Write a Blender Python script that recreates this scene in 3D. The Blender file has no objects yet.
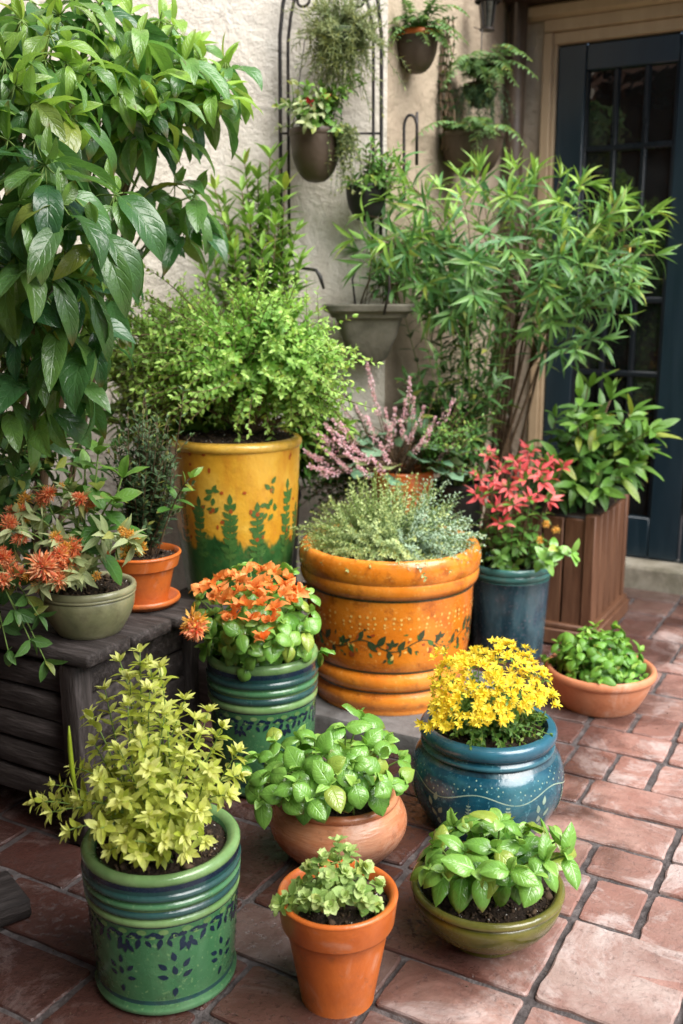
import bpy, math, random
import numpy as np
from mathutils import Vector, Matrix
random.seed(11); rng = np.random.default_rng(5)
R = math.radians
sc = bpy.context.scene
C = sc.collection
ANG = R(29)
E1 = np.array([math.cos(ANG), -math.sin(ANG), 0.]); E2 = np.array([math.sin(ANG), math.cos(ANG), 0.])
CAMH, PIT, FPX = 1.08, R(12.1), 1000.
Z3 = np.array([0., 0., 1.])

# ------------------------------------------------------------------ camera maths used to take sizes and places off the photograph
def ray(u, v):
    x = (u-341.5)/FPX; y = (512-v)/FPX
    return np.array([x, math.cos(PIT)+y*math.sin(PIT), -math.sin(PIT)+y*math.cos(PIT)])
def PX(u, v, Y):
    d = ray(u, v); return np.array([0, 0, CAMH])+d*(Y/d[1])
def SW(s1, s2, z=0.):
    return E1*s1+E2*s2+Z3*z
def nrm(v):
    v = np.asarray(v, float); return v/(np.linalg.norm(v)+1e-12)
def rv(s=1.):
    return rng.normal(size=3)*s
def U(a, b): return random.uniform(a, b)

# ------------------------------------------------------------------ materials
def newmat(name):
    m = bpy.data.materials.new(name); m.use_nodes = True
    nt = m.node_tree; nt.nodes.clear()
    out = nt.nodes.new('ShaderNodeOutputMaterial')
    return m, nt, out
class NT:
    def __init__(s, nt): s.nt = nt
    def n(s, typ, ins=None, **kw):
        nd = s.nt.nodes.new(typ)
        for k, v in kw.items(): setattr(nd, k, v)
        for k, v in (ins or {}).items():
            sock = nd.inputs[k]
            if isinstance(v, bpy.types.NodeSocket): s.nt.links.new(v, sock)
            else:
                sock.default_value = v
        return nd
    def link(s, a, b): s.nt.links.new(a, b)
    def noise(s, vec, scale, detail=4, rough=.55, dist=0.):
        return s.n('ShaderNodeTexNoise', {'Vector': vec, 'Scale': scale, 'Detail': detail, 'Roughness': rough, 'Distortion': dist}).outputs['Fac']
    def ramp(s, fac, stops):
        r = s.n('ShaderNodeValToRGB', {'Fac': fac}); el = r.color_ramp.elements
        while len(el) < len(stops): el.new(.5)
        for e, (p, c) in zip(el, stops):
            e.position = p; e.color = (c, c, c, 1) if isinstance(c, (int, float)) else (*c, 1)
        return r.outputs['Color']
    def mix(s, fac, a, b, bt='MIX'):
        m = s.n('ShaderNodeMix', data_type='RGBA', blend_type=bt)
        for i, v in ((0, fac), (6, a), (7, b)):
            if isinstance(v, bpy.types.NodeSocket): s.nt.links.new(v, m.inputs[i])
            else: m.inputs[i].default_value = v if i == 0 else (*v[:3], 1)
        return m.outputs[2]
    def math(s, op, a, b=0.):
        m = s.n('ShaderNodeMath', operation=op)
        for i, v in ((0, a), (1, b)):
            if isinstance(v, bpy.types.NodeSocket): s.nt.links.new(v, m.inputs[i])
            else: m.inputs[i].default_value = v
        return m.outputs[0]
    def bump(s, h, strength=.3, dist=.01, normal=None):
        ins = {'Height': h, 'Strength': strength, 'Distance': dist}
        if normal is not None: ins['Normal'] = normal
        return s.n('ShaderNodeBump', ins).outputs['Normal']
def coords(N, scale=(1, 1, 1), obj=True):
    tc = N.n('ShaderNodeTexCoord')
    return N.n('ShaderNodeMapping', {'Vector': tc.outputs['Object'], 'Scale': scale}).outputs['Vector']
def princ(N, out, col, rough=.5, normal=None, spec=.5, metal=0., coat=0., coatr=.08):
    ins = {'Base Color': col if isinstance(col, bpy.types.NodeSocket) else (*col, 1), 'Roughness': rough, 'Specular IOR Level': spec, 'Metallic': metal, 'Coat Weight': coat, 'Coat Roughness': coatr}
    if normal is not None: ins['Normal'] = normal
    b = N.n('ShaderNodeBsdfPrincipled', ins)
    N.link(b.outputs[0], out.inputs[0]); return b

def leafmat(name, c1, c2, young=None, rough=.38, trans=.28, vein=.25, spec=.45, bump=.35, pale=None, blem=.12):
    m, nt, out = newmat(name); N = NT(nt)
    at = N.n('ShaderNodeAttribute', attribute_name='lc')
    sep = N.n('ShaderNodeSeparateColor', {'Color': at.outputs['Color']})
    col = N.mix(sep.outputs[0], c1, c2)
    if young: col = N.mix(sep.outputs[1], col, young)
    uv = N.n('ShaderNodeUVMap').outputs['UV']
    su = N.n('ShaderNodeSeparateXYZ', {'Vector': uv})
    if blem > .06:
        col = N.mix(N.ramp(sep.outputs[2], [(.90, 0.), (.97, .55)]), col, (.42, .40, .06))
        tipb = N.math('MULTIPLY', N.ramp(su.outputs['Y'], [(.80, 0.), (.97, 1.)]), N.ramp(sep.outputs[2], [(.62, 0.), (.68, .75), (.8, .75), (.86, 0.)]))
        col = N.mix(tipb, col, (.20, .11, .03))
    
    ax = N.math('ABSOLUTE', N.math('SUBTRACT', su.outputs['X'], .5))
    mid = N.ramp(ax, [(0., 1.), (.05, .0)])
    ph = N.math('FRACT', N.math('SUBTRACT', N.math('MULTIPLY', su.outputs['Y'], 7.), N.math('MULTIPLY', ax, 4.)))
    side = N.ramp(N.math('ABSOLUTE', N.math('SUBTRACT', ph, .5)), [(0., 1.), (.16, 0.)])
    side = N.math('MULTIPLY', side, N.ramp(ax, [(.3, .7), (.5, .0)]))
    vv = N.math('MAXIMUM', mid, side)
    pv = pale or tuple(min(1, x*1.7+.06) for x in c2)
    col = N.mix(N.math('MULTIPLY', vv, vein), col, pv)
    co = coords(N)
    nz = N.noise(co, 55, 3)
    col = N.mix(N.math('MULTIPLY', N.ramp(nz, [(.45, 0.), (.75, 1.)]), blem*2), col, tuple(x*.55+.02 for x in c1))
    spots = N.ramp(N.noise(co, 210, 2), [(.70, 0.), (.76, 1.)])
    col = N.mix(N.math('MULTIPLY', spots, blem), col, (.22, .17, .06))
    h = N.math('ADD', N.math('MULTIPLY', vv, -.6), N.math('MULTIPLY', N.noise(co, 160, 2), .5))
    nor = N.bump(h, bump, .004)
    b = N.n('ShaderNodeBsdfPrincipled', {'Base Color': col, 'Roughness': N.math('ADD', rough-.1, N.math('MULTIPLY', nz, .2)), 'Specular IOR Level': spec, 'Normal': nor})
    tcol = N.mix(.75, col, (1.5, 1.45, .45), 'MULTIPLY')
    t = N.n('ShaderNodeBsdfTranslucent', {'Color': N.mix(.5, tcol, col), 'Normal': nor})
    mx = N.n('ShaderNodeMixShader', {'Fac': trans, 1: b.outputs[0], 2: t.outputs[0]})
    N.link(mx.outputs[0], out.inputs[0]); return m

def glaze(name, cols, scale=9, rough=.16, bump=.12, speck=None, streak=False, coat=.3, crack=True, grime=(.05, .035, .02), grimeamt=.35):
    m, nt, out = newmat(name); N = NT(nt)
    co = coords(N, (1, 1, .22) if streak else (1, 1, 1))
    c0 = coords(N)
    f = N.noise(co, scale, 6, .6, .6)
    k = len(cols)
    col = N.ramp(f, [(.3+.4*i/max(1, k-1), c) for i, c in enumerate(cols)])
    g = N.noise(c0, 26, 5, .7)
    col = N.mix(N.math('MULTIPLY', N.ramp(g, [(.52, 0.), (.72, 1.)]), grimeamt), col, grime)
    if speck:
        sp = N.ramp(N.noise(c0, 130, 2, .5), [(.62, 0.), (.70, 1.)])
        col = N.mix(N.math('MULTIPLY', sp, .5), col, speck)
    pt = N.n('ShaderNodeNewGeometry').outputs['Pointiness']
    wear = N.ramp(N.math('ADD', pt, N.math('MULTIPLY', N.math('SUBTRACT', N.noise(c0, 40, 5, .7), .5), .06)), [(.515, 0.), (.56, 1.)])
    col = N.mix(N.math('MULTIPLY', wear, .35), col, tuple(min(1, q*1.5+.05) for q in cols[-1]))
    crev = N.ramp(pt, [(.44, 1.), (.485, 0.)]); col = N.mix(N.math('MULTIPLY', crev, .55), col, tuple(q*.6 for q in grime))
    h = N.math('ADD', N.noise(c0, 24, 3), N.math('MULTIPLY', N.noise(c0, 140, 2), .25))
    r = N.math('ADD', rough, N.math('MULTIPLY', N.ramp(N.noise(c0, 14, 5, .7), [(.4, 0.), (.75, 1.)]), .28))
    princ(N, out, col, r, N.bump(h, bump, .012), .5, 0, coat, .1)
    return m
def matte(name, cols, scale=14, rough=.75, bump=.25, bscale=90, stretch=(1, 1, 1), stain=None, stainamt=.5, spec=.35, bdist=.006, salt=0.):
    m, nt, out = newmat(name); N = NT(nt)
    co = coords(N, stretch); c0 = coords(N)
    f = N.noise(co, scale, 7, .62, .4)
    k = len(cols)
    col = N.ramp(f, [(.28+.44*i/max(1, k-1), c) for i, c in enumerate(cols)])
    if stain:
        s = N.ramp(N.noise(c0, scale*.45, 6, .7), [(.5, 0.), (.68, 1.)])
        col = N.mix(N.math('MULTIPLY', s, stainamt), col, stain)
    if salt:
        sl = N.math('MULTIPLY', N.ramp(N.noise(c0, 9, 7, .75, 1.), [(.54, 0.), (.68, 1.)]), salt)
        col = N.mix(sl, col, (.66, .50, .40)); rough = N.math('ADD', rough, N.math('MULTIPLY', sl, .4))
        col = N.mix(N.math('MULTIPLY', N.ramp(N.noise(c0, 34, 5, .8), [(.60, 0.), (.66, 1.)]), .3), col, (.16, .06, .025))
    h = N.math('ADD', N.noise(co, bscale, 5, .6), N.math('MULTIPLY', f, .7))
    princ(N, out, col, N.math('SUBTRACT', N.math('ADD', rough, N.math('MULTIPLY', f, .24)), .12), N.bump(h, bump, bdist), spec)
    return m

M = {}
M['basil'] = leafmat('basil leaf', (.085, .25, .03), (.19, .42, .065), (.32, .56, .11), rough=.23, trans=.22, vein=.13, bump=.3, spec=.7)
M['basil2'] = leafmat('deep basil leaf', (.055, .18, .018), (.13, .33, .04), (.24, .46, .06), rough=.34, trans=.22, vein=.12, bump=.3)
M['lime'] = leafmat('chartreuse leaf', (.32, .42, .03), (.62, .67, .11), (.80, .82, .28), rough=.45, trans=.3, vein=.2)
M['oreg'] = leafmat('pale herb leaf', (.20, .36, .07), (.40, .56, .17), (.55, .68, .26), rough=.5, trans=.25, vein=.25)
M['boxy'] = leafmat('small shrub leaf', (.12, .34, .045), (.32, .58, .10), (.54, .76, .20), rough=.4, trans=.32, vein=.15)
M['thyme'] = leafmat('silver herb leaf', (.24, .36, .12), (.44, .56, .28), (.58, .66, .26), rough=.55, trans=.2, vein=.0)
M['grey'] = leafmat('grey green herb leaf', (.24, .36, .22), (.44, .58, .42), rough=.6, trans=.15, vein=.0)
M['big'] = leafmat('broad glossy leaf', (.035, .125, .045), (.13, .30, .075), (.36, .58, .08), rough=.27, trans=.4, vein=.08, spec=.75, bump=.32)
M['lance'] = leafmat('bamboo leaf', (.045, .155, .05), (.155, .34, .095), (.38, .60, .11), rough=.30, trans=.3, vein=.15)
M['dark'] = leafmat('deep green leaf', (.022, .075, .018), (.06, .15, .035), (.16, .30, .05), rough=.38, trans=.2, vein=.2)
M['deep'] = leafmat('deep glossy leaf', (.03, .10, .018), (.08, .21, .035), (.20, .38, .05), rough=.38, trans=.22, vein=.18)
M['mid'] = leafmat('mid green leaf', (.05, .15, .025), (.12, .28, .045), (.26, .44, .07), rough=.4, trans=.25, vein=.18)
M['fern'] = leafmat('fern leaf', (.06, .17, .05), (.17, .32, .12), (.32, .46, .16), rough=.5, trans=.25, vein=.1)
M['moss'] = leafmat('wispy strand', (.12, .18, .07), (.28, .36, .17), (.44, .44, .16), rough=.65, trans=.2, vein=.0)
M['varieg'] = leafmat('pale sage leaf', (.17, .26, .08), (.45, .52, .26), (.6, .62, .32), rough=.5, trans=.25, vein=.3)
M['rosem'] = leafmat('dusky shrub leaf', (.028, .075, .03), (.08, .15, .06), (.14, .2, .06), rough=.5, trans=.15, vein=.05)
M['heuch'] = leafmat('blue green leaf', (.10, .22, .12), (.24, .38, .24), rough=.5, trans=.2, vein=.4)
M['yflow'] = leafmat('yellow petal', (.82, .56, .01), (.93, .78, .04), (.95, .86, .16), rough=.5, trans=.3, vein=0, blem=.03)
M['oflow'] = leafmat('orange petal', (.80, .15, .015), (.92, .32, .06), (.94, .54, .20), rough=.42, trans=.3, vein=.1, blem=.05)
M['rflow'] = leafmat('coral red bract', (.50, .022, .035), (.74, .085, .095), (.84, .28, .24), rough=.42, trans=.28, vein=.15, blem=.05)
M['pflow'] = leafmat('pink petal', (.70, .30, .40), (.86, .54, .62), (.93, .76, .79), rough=.55, trans=.3, vein=0, blem=.03)
M['mflow'] = leafmat('mixed flame petal', (.80, .09, .06), (.92, .32, .10), (.94, .62, .34), rough=.5, trans=.3, vein=0, blem=.04)
M['amber'] = leafmat('amber petal', (.70, .22, .02), (.86, .50, .06), (.86, .62, .16), rough=.5, trans=.3, vein=0, blem=.04)
M['stemg'] = matte('green stem', [(.10, .18, .03), (.2, .3, .07)], 30, .6, .1)
M['stemb'] = matte('brown twig', [(.07, .042, .022), (.17, .11, .06)], 40, .8, .3)
M['trunk'] = matte('bark', [(.09, .055, .03), (.22, .15, .085)], 30, .85, .5, 60, (1, 1, .3))

M['green'] = glaze('green glaze', [(.03, .115, .045), (.052, .165, .068), (.085, .21, .09)], 7, .14, speck=(.2, .34, .14), grimeamt=.3)
M['greenlt'] = glaze('light green glaze', [(.07, .16, .045), (.12, .235, .075), (.20, .32, .12)], 10, .14, grimeamt=.3)
M['greendk'] = glaze('teal band glaze', [(.012, .045, .045), (.02, .075, .065)], 10, .16, grimeamt=.2)
M['navy'] = glaze('navy painted glaze', [(.006, .014, .03), (.010, .026, .05)], 20, .2, grimeamt=.1)
M['orange'] = glaze('orange glaze', [(.48, .11, .007), (.66, .185, .012), (.74, .25, .025)], 6, .15, speck=(.85, .42, .10), grime=(.22, .045, .008), grimeamt=.8)
M['orangelt'] = glaze('pale yellow dots glaze', [(.75, .42, .08), (.85, .55, .16)], 20, .2)
M['linedk'] = glaze('dark groove glaze', [(.05, .04, .012), (.10, .075, .02)], 20, .25)
M['leafpaint'] = glaze('leaf green painted glaze', [(.035, .11, .025), (.08, .18, .04)], 22, .2)
M['darkpaint'] = glaze('dark vine painted glaze', [(.025, .04, .018), (.05, .07, .025)], 22, .2)
M['redpaint'] = glaze('rust red painted glaze', [(.32, .045, .01), (.42, .09, .02)], 22, .2)
M['blue'] = glaze('blue glaze', [(.003, .03, .05), (.008, .065, .10), (.03, .14, .17)], 8, .12, speck=(.10, .28, .33), grimeamt=.3, grime=(.004, .02, .03))
M['bluelt'] = glaze('bright blue glaze', [(.008, .062, .10), (.018, .105, .155)], 9, .12, grimeamt=.3, grime=(.006, .04, .07))
M['palepaint'] = glaze('pale celadon painted glaze', [(.14, .25, .20), (.36, .45, .33)], 22, .3, grimeamt=.2)
M['slateblue'] = glaze('dripping blue grey glaze', [(.006, .018, .028), (.012, .04, .055), (.05, .10, .12), (.014, .035, .065)], 14, .14, streak=True, speck=(.18, .14, .17))
M['tealrim'] = glaze('teal glaze', [(.02, .09, .085), (.04, .15, .13)], 10, .14)
M['olive'] = glaze('olive glaze', [(.055, .058, .006), (.09, .09, .010), (.14, .125, .018)], 8, .13, grimeamt=.3)
M['sage'] = glaze('sage stoneware', [(.13, .14, .07), (.20, .20, .10), (.26, .25, .14)], 9, .28, coat=.15, grimeamt=.4)
M['terra'] = matte('orange terracotta', [(.44, .09, .014), (.56, .135, .024), (.62, .175, .04)], 9, .32, .12, 90, stain=(.36, .10, .035), stainamt=.7, spec=.5, salt=.3)
M['terra2'] = matte('dusty terracotta', [(.42, .14, .065), (.54, .21, .10), (.60, .27, .15)], 9, .6, .15, 80, stain=(.33, .12, .06), stainamt=.4, salt=.4)
M['terra3'] = matte('wet banded terracotta', [(.20, .05, .018), (.40, .12, .045), (.56, .24, .12), (.36, .10, .04)], 6, .26, .25, 60, (.7, .7, 3.6), stain=(.62, .42, .30), stainamt=.55, spec=.5, salt=.3)
M['soil'] = matte('potting soil', [(.014, .009, .005), (.032, .019, .011), (.06, .04, .025)], 60, .95, 1., 120, bdist=.012)
M['perl'] = matte('perlite grain', [(.45, .42, .36), (.6, .56, .5)], 30, .9, .2)
M['bits'] = matte('bark chip', [(.03, .018, .01), (.11, .07, .04)], 40, .9, .3)
M['brownpot'] = matte('dark brown clay', [(.055, .037, .024), (.09, .064, .042)], 10, .5, .2, 60, stain=(.13, .10, .07), stainamt=.3)
M['blackpot'] = matte('black plastic', [(.012, .012, .012), (.025, .024, .022)], 10, .5, .1)
M['urn'] = matte('mossy grey stone', [(.075, .07, .05), (.13, .12, .09), (.18, .165, .13)], 12, .85, .4, 50, stain=(.05, .055, .03), stainamt=.6)
M['stone'] = matte('weathered stone', [(.17, .15, .11), (.28, .25, .19), (.36, .33, .27)], 12, .85, .4, 50, stain=(.10, .10, .06), stainamt=.6)
M['greystone'] = matte('grey flagstone', [(.07, .065, .06), (.14, .135, .13), (.22, .215, .21)], 10, .6, .4, 50, stain=(.09, .085, .08), stainamt=.6)
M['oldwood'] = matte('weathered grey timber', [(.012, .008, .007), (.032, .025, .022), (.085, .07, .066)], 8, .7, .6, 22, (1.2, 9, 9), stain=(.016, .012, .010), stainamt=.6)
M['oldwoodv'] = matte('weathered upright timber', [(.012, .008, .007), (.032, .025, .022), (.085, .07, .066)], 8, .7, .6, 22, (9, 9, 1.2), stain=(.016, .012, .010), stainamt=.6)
M['planter'] = matte('brown stained timber', [(.075, .032, .016), (.12, .054, .028), (.165, .08, .042)], 8, .5, .35, 30, (9, 9, .8), stain=(.05, .022, .012), stainamt=.35)
M['iron'] = matte('black iron', [(.012, .011, .011), (.03, .027, .025)], 30, .45, .3, 80, stain=(.06, .03, .018), stainamt=.4)
M['door'] = matte('dark teal paint', [(.007, .018, .026), (.012, .027, .038)], 5, .33, .08, 40, (6, 6, .6), spec=.5)
M['doorlite'] = matte('charcoal muntin paint', [(.006, .009, .012), (.012, .016, .02)], 5, .3, .05, 40)
M['brass'] = None

def stucco(name, cols, stain, amt, streak=(.32, .25, .18)):
    m, nt, out = newmat(name); N = NT(nt)
    c0 = coords(N); cs = coords(N, (2.2, 2.2, .28))
    f = N.noise(c0, 2.2, 8, .65, .5)
    col = N.ramp(f, [(.3, cols[0]), (.5, cols[1]), (.7, cols[2])])
    s = N.ramp(N.noise(cs, 5, 6, .7), [(.50, 0.), (.72, 1.)])
    col = N.mix(N.math('MULTIPLY', s, amt), col, stain)
    sp = N.ramp(N.noise(c0, 38, 6, .75), [(.60, 0.), (.68, 1.)])
    col = N.mix(N.math('MULTIPLY', sp, amt), col, streak)
    pt = N.ramp(N.noise(c0, 9, 5, .7, 1.2), [(.56, 0.), (.62, 1.)])
    col = N.mix(N.math('MULTIPLY', pt, .35), col, cols[2])
    h = N.math('ADD', N.math('MULTIPLY', N.noise(c0, 12, 5, .6, .6), 1.3), N.math('MULTIPLY', N.noise(c0, 75, 4, .7), .5))
    h = N.math('SUBTRACT', h, N.math('MULTIPLY', sp, .25))
    princ(N, out, col, .85, N.bump(h, .55, .02), .25); return m
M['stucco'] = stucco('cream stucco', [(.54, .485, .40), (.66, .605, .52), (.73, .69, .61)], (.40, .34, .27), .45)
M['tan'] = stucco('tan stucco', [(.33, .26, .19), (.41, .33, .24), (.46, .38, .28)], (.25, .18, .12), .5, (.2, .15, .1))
M['tantrim'] = matte('tan painted trim', [(.36, .26, .155), (.43, .32, .20)], 6, .6, .12, 30, (5, 5, 1), stain=(.25, .17, .1), stainamt=.3)
M['eave'] = matte('brown timber eave', [(.035, .02, .012), (.07, .042, .025)], 6, .6, .3, 25, (1, 8, 8))

def m_brass():
    m, nt, out = newmat('aged brass'); N = NT(nt); c = coords(N)
    col = N.ramp(N.noise(c, 40, 4), [(.3, (.42, .26, .06)), (.7, (.62, .44, .14))])
    princ(N, out, col, .35, None, .5, 1.); return m
M['brass'] = m_brass()
def m_glass():
    m, nt, out = newmat('dark window glass'); N = NT(nt); c = coords(N)
    col = N.ramp(N.noise(c, 3, 4, .6, .5), [(.35, (.003, .004, .004)), (.65, (.014, .016, .016))])
    h = N.noise(c, 7, 3)
    princ(N, out, col, .03, N.bump(h, .25, .012), .9); return m
M['glass'] = m_glass()
def m_brick():
    m, nt, out = newmat('worn brick paver'); N = NT(nt)
    c = coords(N)
    at = N.n('ShaderNodeAttribute', attribute_name='lc')
    sep = N.n('ShaderNodeSeparateColor', {'Color': at.outputs['Color']})
    col = N.ramp(sep.outputs[0], [(0., (.16, .08, .066)), (.3, (.29, .15, .12)), (.6, (.40, .235, .195)), (.85, (.47, .30, .25)), (1., (.42, .33, .295))])
    f = N.noise(c, 10, 8, .68, .6)
    col = N.mix(N.ramp(f, [(.36, 0.), (.66, .8)]), col, (.235, .105, .08))
    f3 = N.noise(c, 3.1, 6, .7, .4)
    col = N.mix(N.ramp(f3, [(.45, 0.), (.62, .55)]), col, (.21, .13, .105))
    g = N.noise(c, 5.2, 8, .75, .8)
    col = N.mix(N.math('MULTIPLY', N.ramp(g, [(.50, 0.), (.62, 1.)]), .6), col, (.58, .50, .47))
    p = N.ramp(N.noise(c, 60, 6, .75), [(.56, 0.), (.66, 1.)])
    col = N.mix(N.math('MULTIPLY', p, .35), col, (.15, .075, .06))
    # water from watering, plus lower-left shade put into the colour: darker and glossier leftward
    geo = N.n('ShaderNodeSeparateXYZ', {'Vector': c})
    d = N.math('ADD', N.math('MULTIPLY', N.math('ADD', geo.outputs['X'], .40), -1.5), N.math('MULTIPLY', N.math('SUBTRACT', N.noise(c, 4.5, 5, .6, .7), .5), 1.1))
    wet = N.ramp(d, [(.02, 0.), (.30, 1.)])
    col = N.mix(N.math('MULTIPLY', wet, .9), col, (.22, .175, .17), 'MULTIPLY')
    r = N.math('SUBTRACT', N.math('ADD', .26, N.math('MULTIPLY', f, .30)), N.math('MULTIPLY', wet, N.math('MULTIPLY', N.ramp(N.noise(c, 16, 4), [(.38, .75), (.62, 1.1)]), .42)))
    h = N.math('ADD', N.math('MULTIPLY', N.noise(c, 14, 5, .6), 1.), N.math('MULTIPLY', N.noise(c, 110, 5, .7), .45))
    h = N.math('SUBTRACT', h, N.math('MULTIPLY', p, .3))
    princ(N, out, col, r, N.bump(h, .5, .010), .5); return m
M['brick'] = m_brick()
M['mortar'] = matte('sandy dark mortar', [(.035, .028, .027), (.085, .072, .07), (.17, .15, .145)], 30, .85, .8, 140, stain=(.03, .025, .024), stainamt=.5, bdist=.01)

# ------------------------------------------------------------------ object helpers
def thing(name, label, cat, loc=(0, 0, 0), rotz=0., group=None):
    o = bpy.data.objects.new(name, None); C.objects.link(o); o.empty_display_size = .05
    o.location = [float(q) for q in loc]; o.rotation_euler = (0, 0, rotz)
    o['label'] = label; o['category'] = cat
    if group: o['group'] = group
    return o
def tag(o, label=None, cat=None, group=None, kind=None):
    for k, v in (('label', label), ('category', cat), ('group', group), ('kind', kind)):
        if v: o[k] = v
    return o
def place(name, me, parent=None, loc=None, rot=None, scale=None):
    o = bpy.data.objects.new(name, me); C.objects.link(o)
    if parent: o.parent = parent
    if loc is not None: o.location = [float(q) for q in loc]
    if rot is not None: o.rotation_mode = 'QUATERNION'; o.rotation_quaternion = rot
    if scale is not None: o.scale = (scale,)*3 if isinstance(scale, (int, float)) else scale
    return o
class MB:
    def __init__(s): s.v = []; s.f = []; s.m = []; s.c = []
    def add(s, vs, fs, mi=0, c=None):
        b = len(s.v); s.v += [tuple(q) for q in vs]
        s.f += [tuple(i+b for i in f) for f in fs]; s.m += [mi]*len(fs)
        s.c += [c or (0, 0, 0)]*len(vs)
    def box(s, c, size, mi=0, bev=.003, jit=0.):
        # bevelled box: 24 verts
        x, y, z = [q/2 for q in size]; b = min(bev, x*.9, y*.9, z*.9)
        vs = []; idx = {}
        for sx in (-1, 1):
            for sy in (-1, 1):
                for sz in (-1, 1):
                    j = [random.uniform(-jit, jit) for _ in range(3)]
                    for ax in range(3):
                        p = [sx*(x-b), sy*(y-b), sz*(z-b)]; p[ax] = (sx*x, sy*y, sz*z)[ax]
                        idx[(sx, sy, sz, ax)] = len(vs); vs.append([c[i]+p[i]+j[i] for i in range(3)])
        fs = []
        for ax in range(3):
            o1, o2 = [(1, 2), (2, 0), (0, 1)][ax]
            for sg in (-1, 1):
                q = []
                for a, bb in ((-1, -1), (1, -1), (1, 1), (-1, 1)):
                    k = [0, 0, 0]; k[ax] = sg; k[o1] = a; k[o2] = bb; q.append(idx[(*k, ax)])
                fs.append(q if sg > 0 else q[::-1])
        for ax in range(3):                       # edges along ax
            o1, o2 = [(1, 2), (2, 0), (0, 1)][ax]
            for a in (-1, 1):
                for bb in (-1, 1):
                    k0 = [0, 0, 0]; k0[ax] = -1; k0[o1] = a; k0[o2] = bb; k1 = k0[:]; k1[ax] = 1
                    q = [idx[(*k0, o1)], idx[(*k1, o1)], idx[(*k1, o2)], idx[(*k0, o2)]]
                    fs.append(q if a*bb < 0 else q[::-1])
        for sx in (-1, 1):
            for sy in (-1, 1):
                for sz in (-1, 1):
                    q = [idx[(sx, sy, sz, 0)], idx[(sx, sy, sz, 1)], idx[(sx, sy, sz, 2)]]
                    fs.append(q if sx*sy*sz > 0 else q[::-1])
        s.add(vs, fs, mi)
    def tube(s, pts, rad, n=6, mi=0, cap=True):
        pts = [np.asarray(p, float) for p in pts]; k = len(pts)
        rads = [rad]*k if isinstance(rad, (int, float)) else list(rad)
        ref = np.array([.31, .17, .93]); vs = []; fs = []
        for i, p in enumerate(pts):
            t = nrm(pts[min(i+1, k-1)]-pts[max(i-1, 0)])
            if abs(t@ref) > .95: ref = np.array([.9, .3, .1])
            a = nrm(np.cross(t, ref)); b = np.cross(t, a)
            for j in range(n):
                an = 2*math.pi*j/n; vs.append(p+(a*math.cos(an)+b*math.sin(an))*rads[i])
        for i in range(k-1):
            for j in range(n):
                fs.append((i*n+j, i*n+(j+1) % n, (i+1)*n+(j+1) % n, (i+1)*n+j))
        if cap: fs.append(tuple(range(n))[::-1]); fs.append(tuple((k-1)*n+j for j in range(n)))
        s.add(vs, fs, mi)
    def lathe(s, prof, c=(0, 0, 0), n=72, wob=.0035, sq=0.):
        """prof: (r, z, material of the band up to the next point)"""
        ph = random.uniform(0, 6.28); vs = []; fs = []; ms = []
        k = len(prof)
        for r, z, _ in prof:
            for j in range(n):
                a = 2*math.pi*j/n; rr = r*(1+wob*math.sin(2*a+ph)+wob*.5*math.sin(3*a+ph*2+z*9))
                vs.append((c[0]+rr*math.cos(a), c[1]+rr*math.sin(a), c[2]+z))
        for i in range(k-1):
            for j in range(n):
                fs.append((i*n+j, i*n+(j+1) % n, (i+1)*n+(j+1) % n, (i+1)*n+j)); ms.append(prof[i][2])
        b = len(s.v); s.v += vs; s.f += [tuple(q+b for q in f) for f in fs]; s.m += ms; s.c += [(0, 0, 0)]*len(vs)
    def build(s, name, mats, parent=None, local=False, smooth=True, sharp=None):
        me = bpy.data.meshes.new(name)
        v = np.array(s.v, float)
        if parent is not None and not local: v = v-np.array(parent.location)
        me.from_pydata(v.tolist(), [], s.f)
        for m in (mats if isinstance(mats, (list, tuple)) else [mats]): me.materials.append(m)
        me.polygons.foreach_set('material_index', np.array(s.m, np.int32))
        me.polygons.foreach_set('use_smooth', np.full(len(s.f), smooth))
        if any(q != (0, 0, 0) for q in s.c):
            a = me.color_attributes.new('lc', 'FLOAT_COLOR', 'POINT')
            a.data.foreach_set('color', np.array([(*q, 1) for q in s.c], np.float32).ravel())
        if sharp: me.set_sharp_from_angle(angle=R(sharp))
        me.update()
        return place(name, me, parent)

# ---- leaves: parameters are collected, then every leaf of a kind is shaped at once
def prof_ov(t): return np.clip(np.sin(np.pi*np.clip(t, 0, 1)**.78), 0, 1)**.75
def prof_la(t): return np.clip(np.sin(np.pi*np.clip(t, 0, 1)**.72), 0, 1)**1.05
def prof_ro(t): return np.sqrt(np.clip(1-(2*t-1)**2, 0, 1))
def prof_br(t): return np.clip(np.sin(np.pi*np.clip(t, 0, 1)**.9), 0, 1)**.8
def prof_nd(t): return np.clip(1-t**3, .05, 1)
KIND = {'basil': (7, [-1, -.55, 0, .55, 1], prof_ov), 'broad': (8, [-1, -.5, 0, .5, 1], prof_br), 'lance': (5, [-1, 0, 1], prof_la),
        'small': (3, [-1, 0, 1], prof_ov), 'ovate': (4, [-1, 0, 1], prof_ov), 'round': (4, [-1, 0, 1], prof_ro), 'needle': (2, [-1, 1], prof_nd),
        'petal': (3, [-1, 0, 1], prof_br)}
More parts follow.
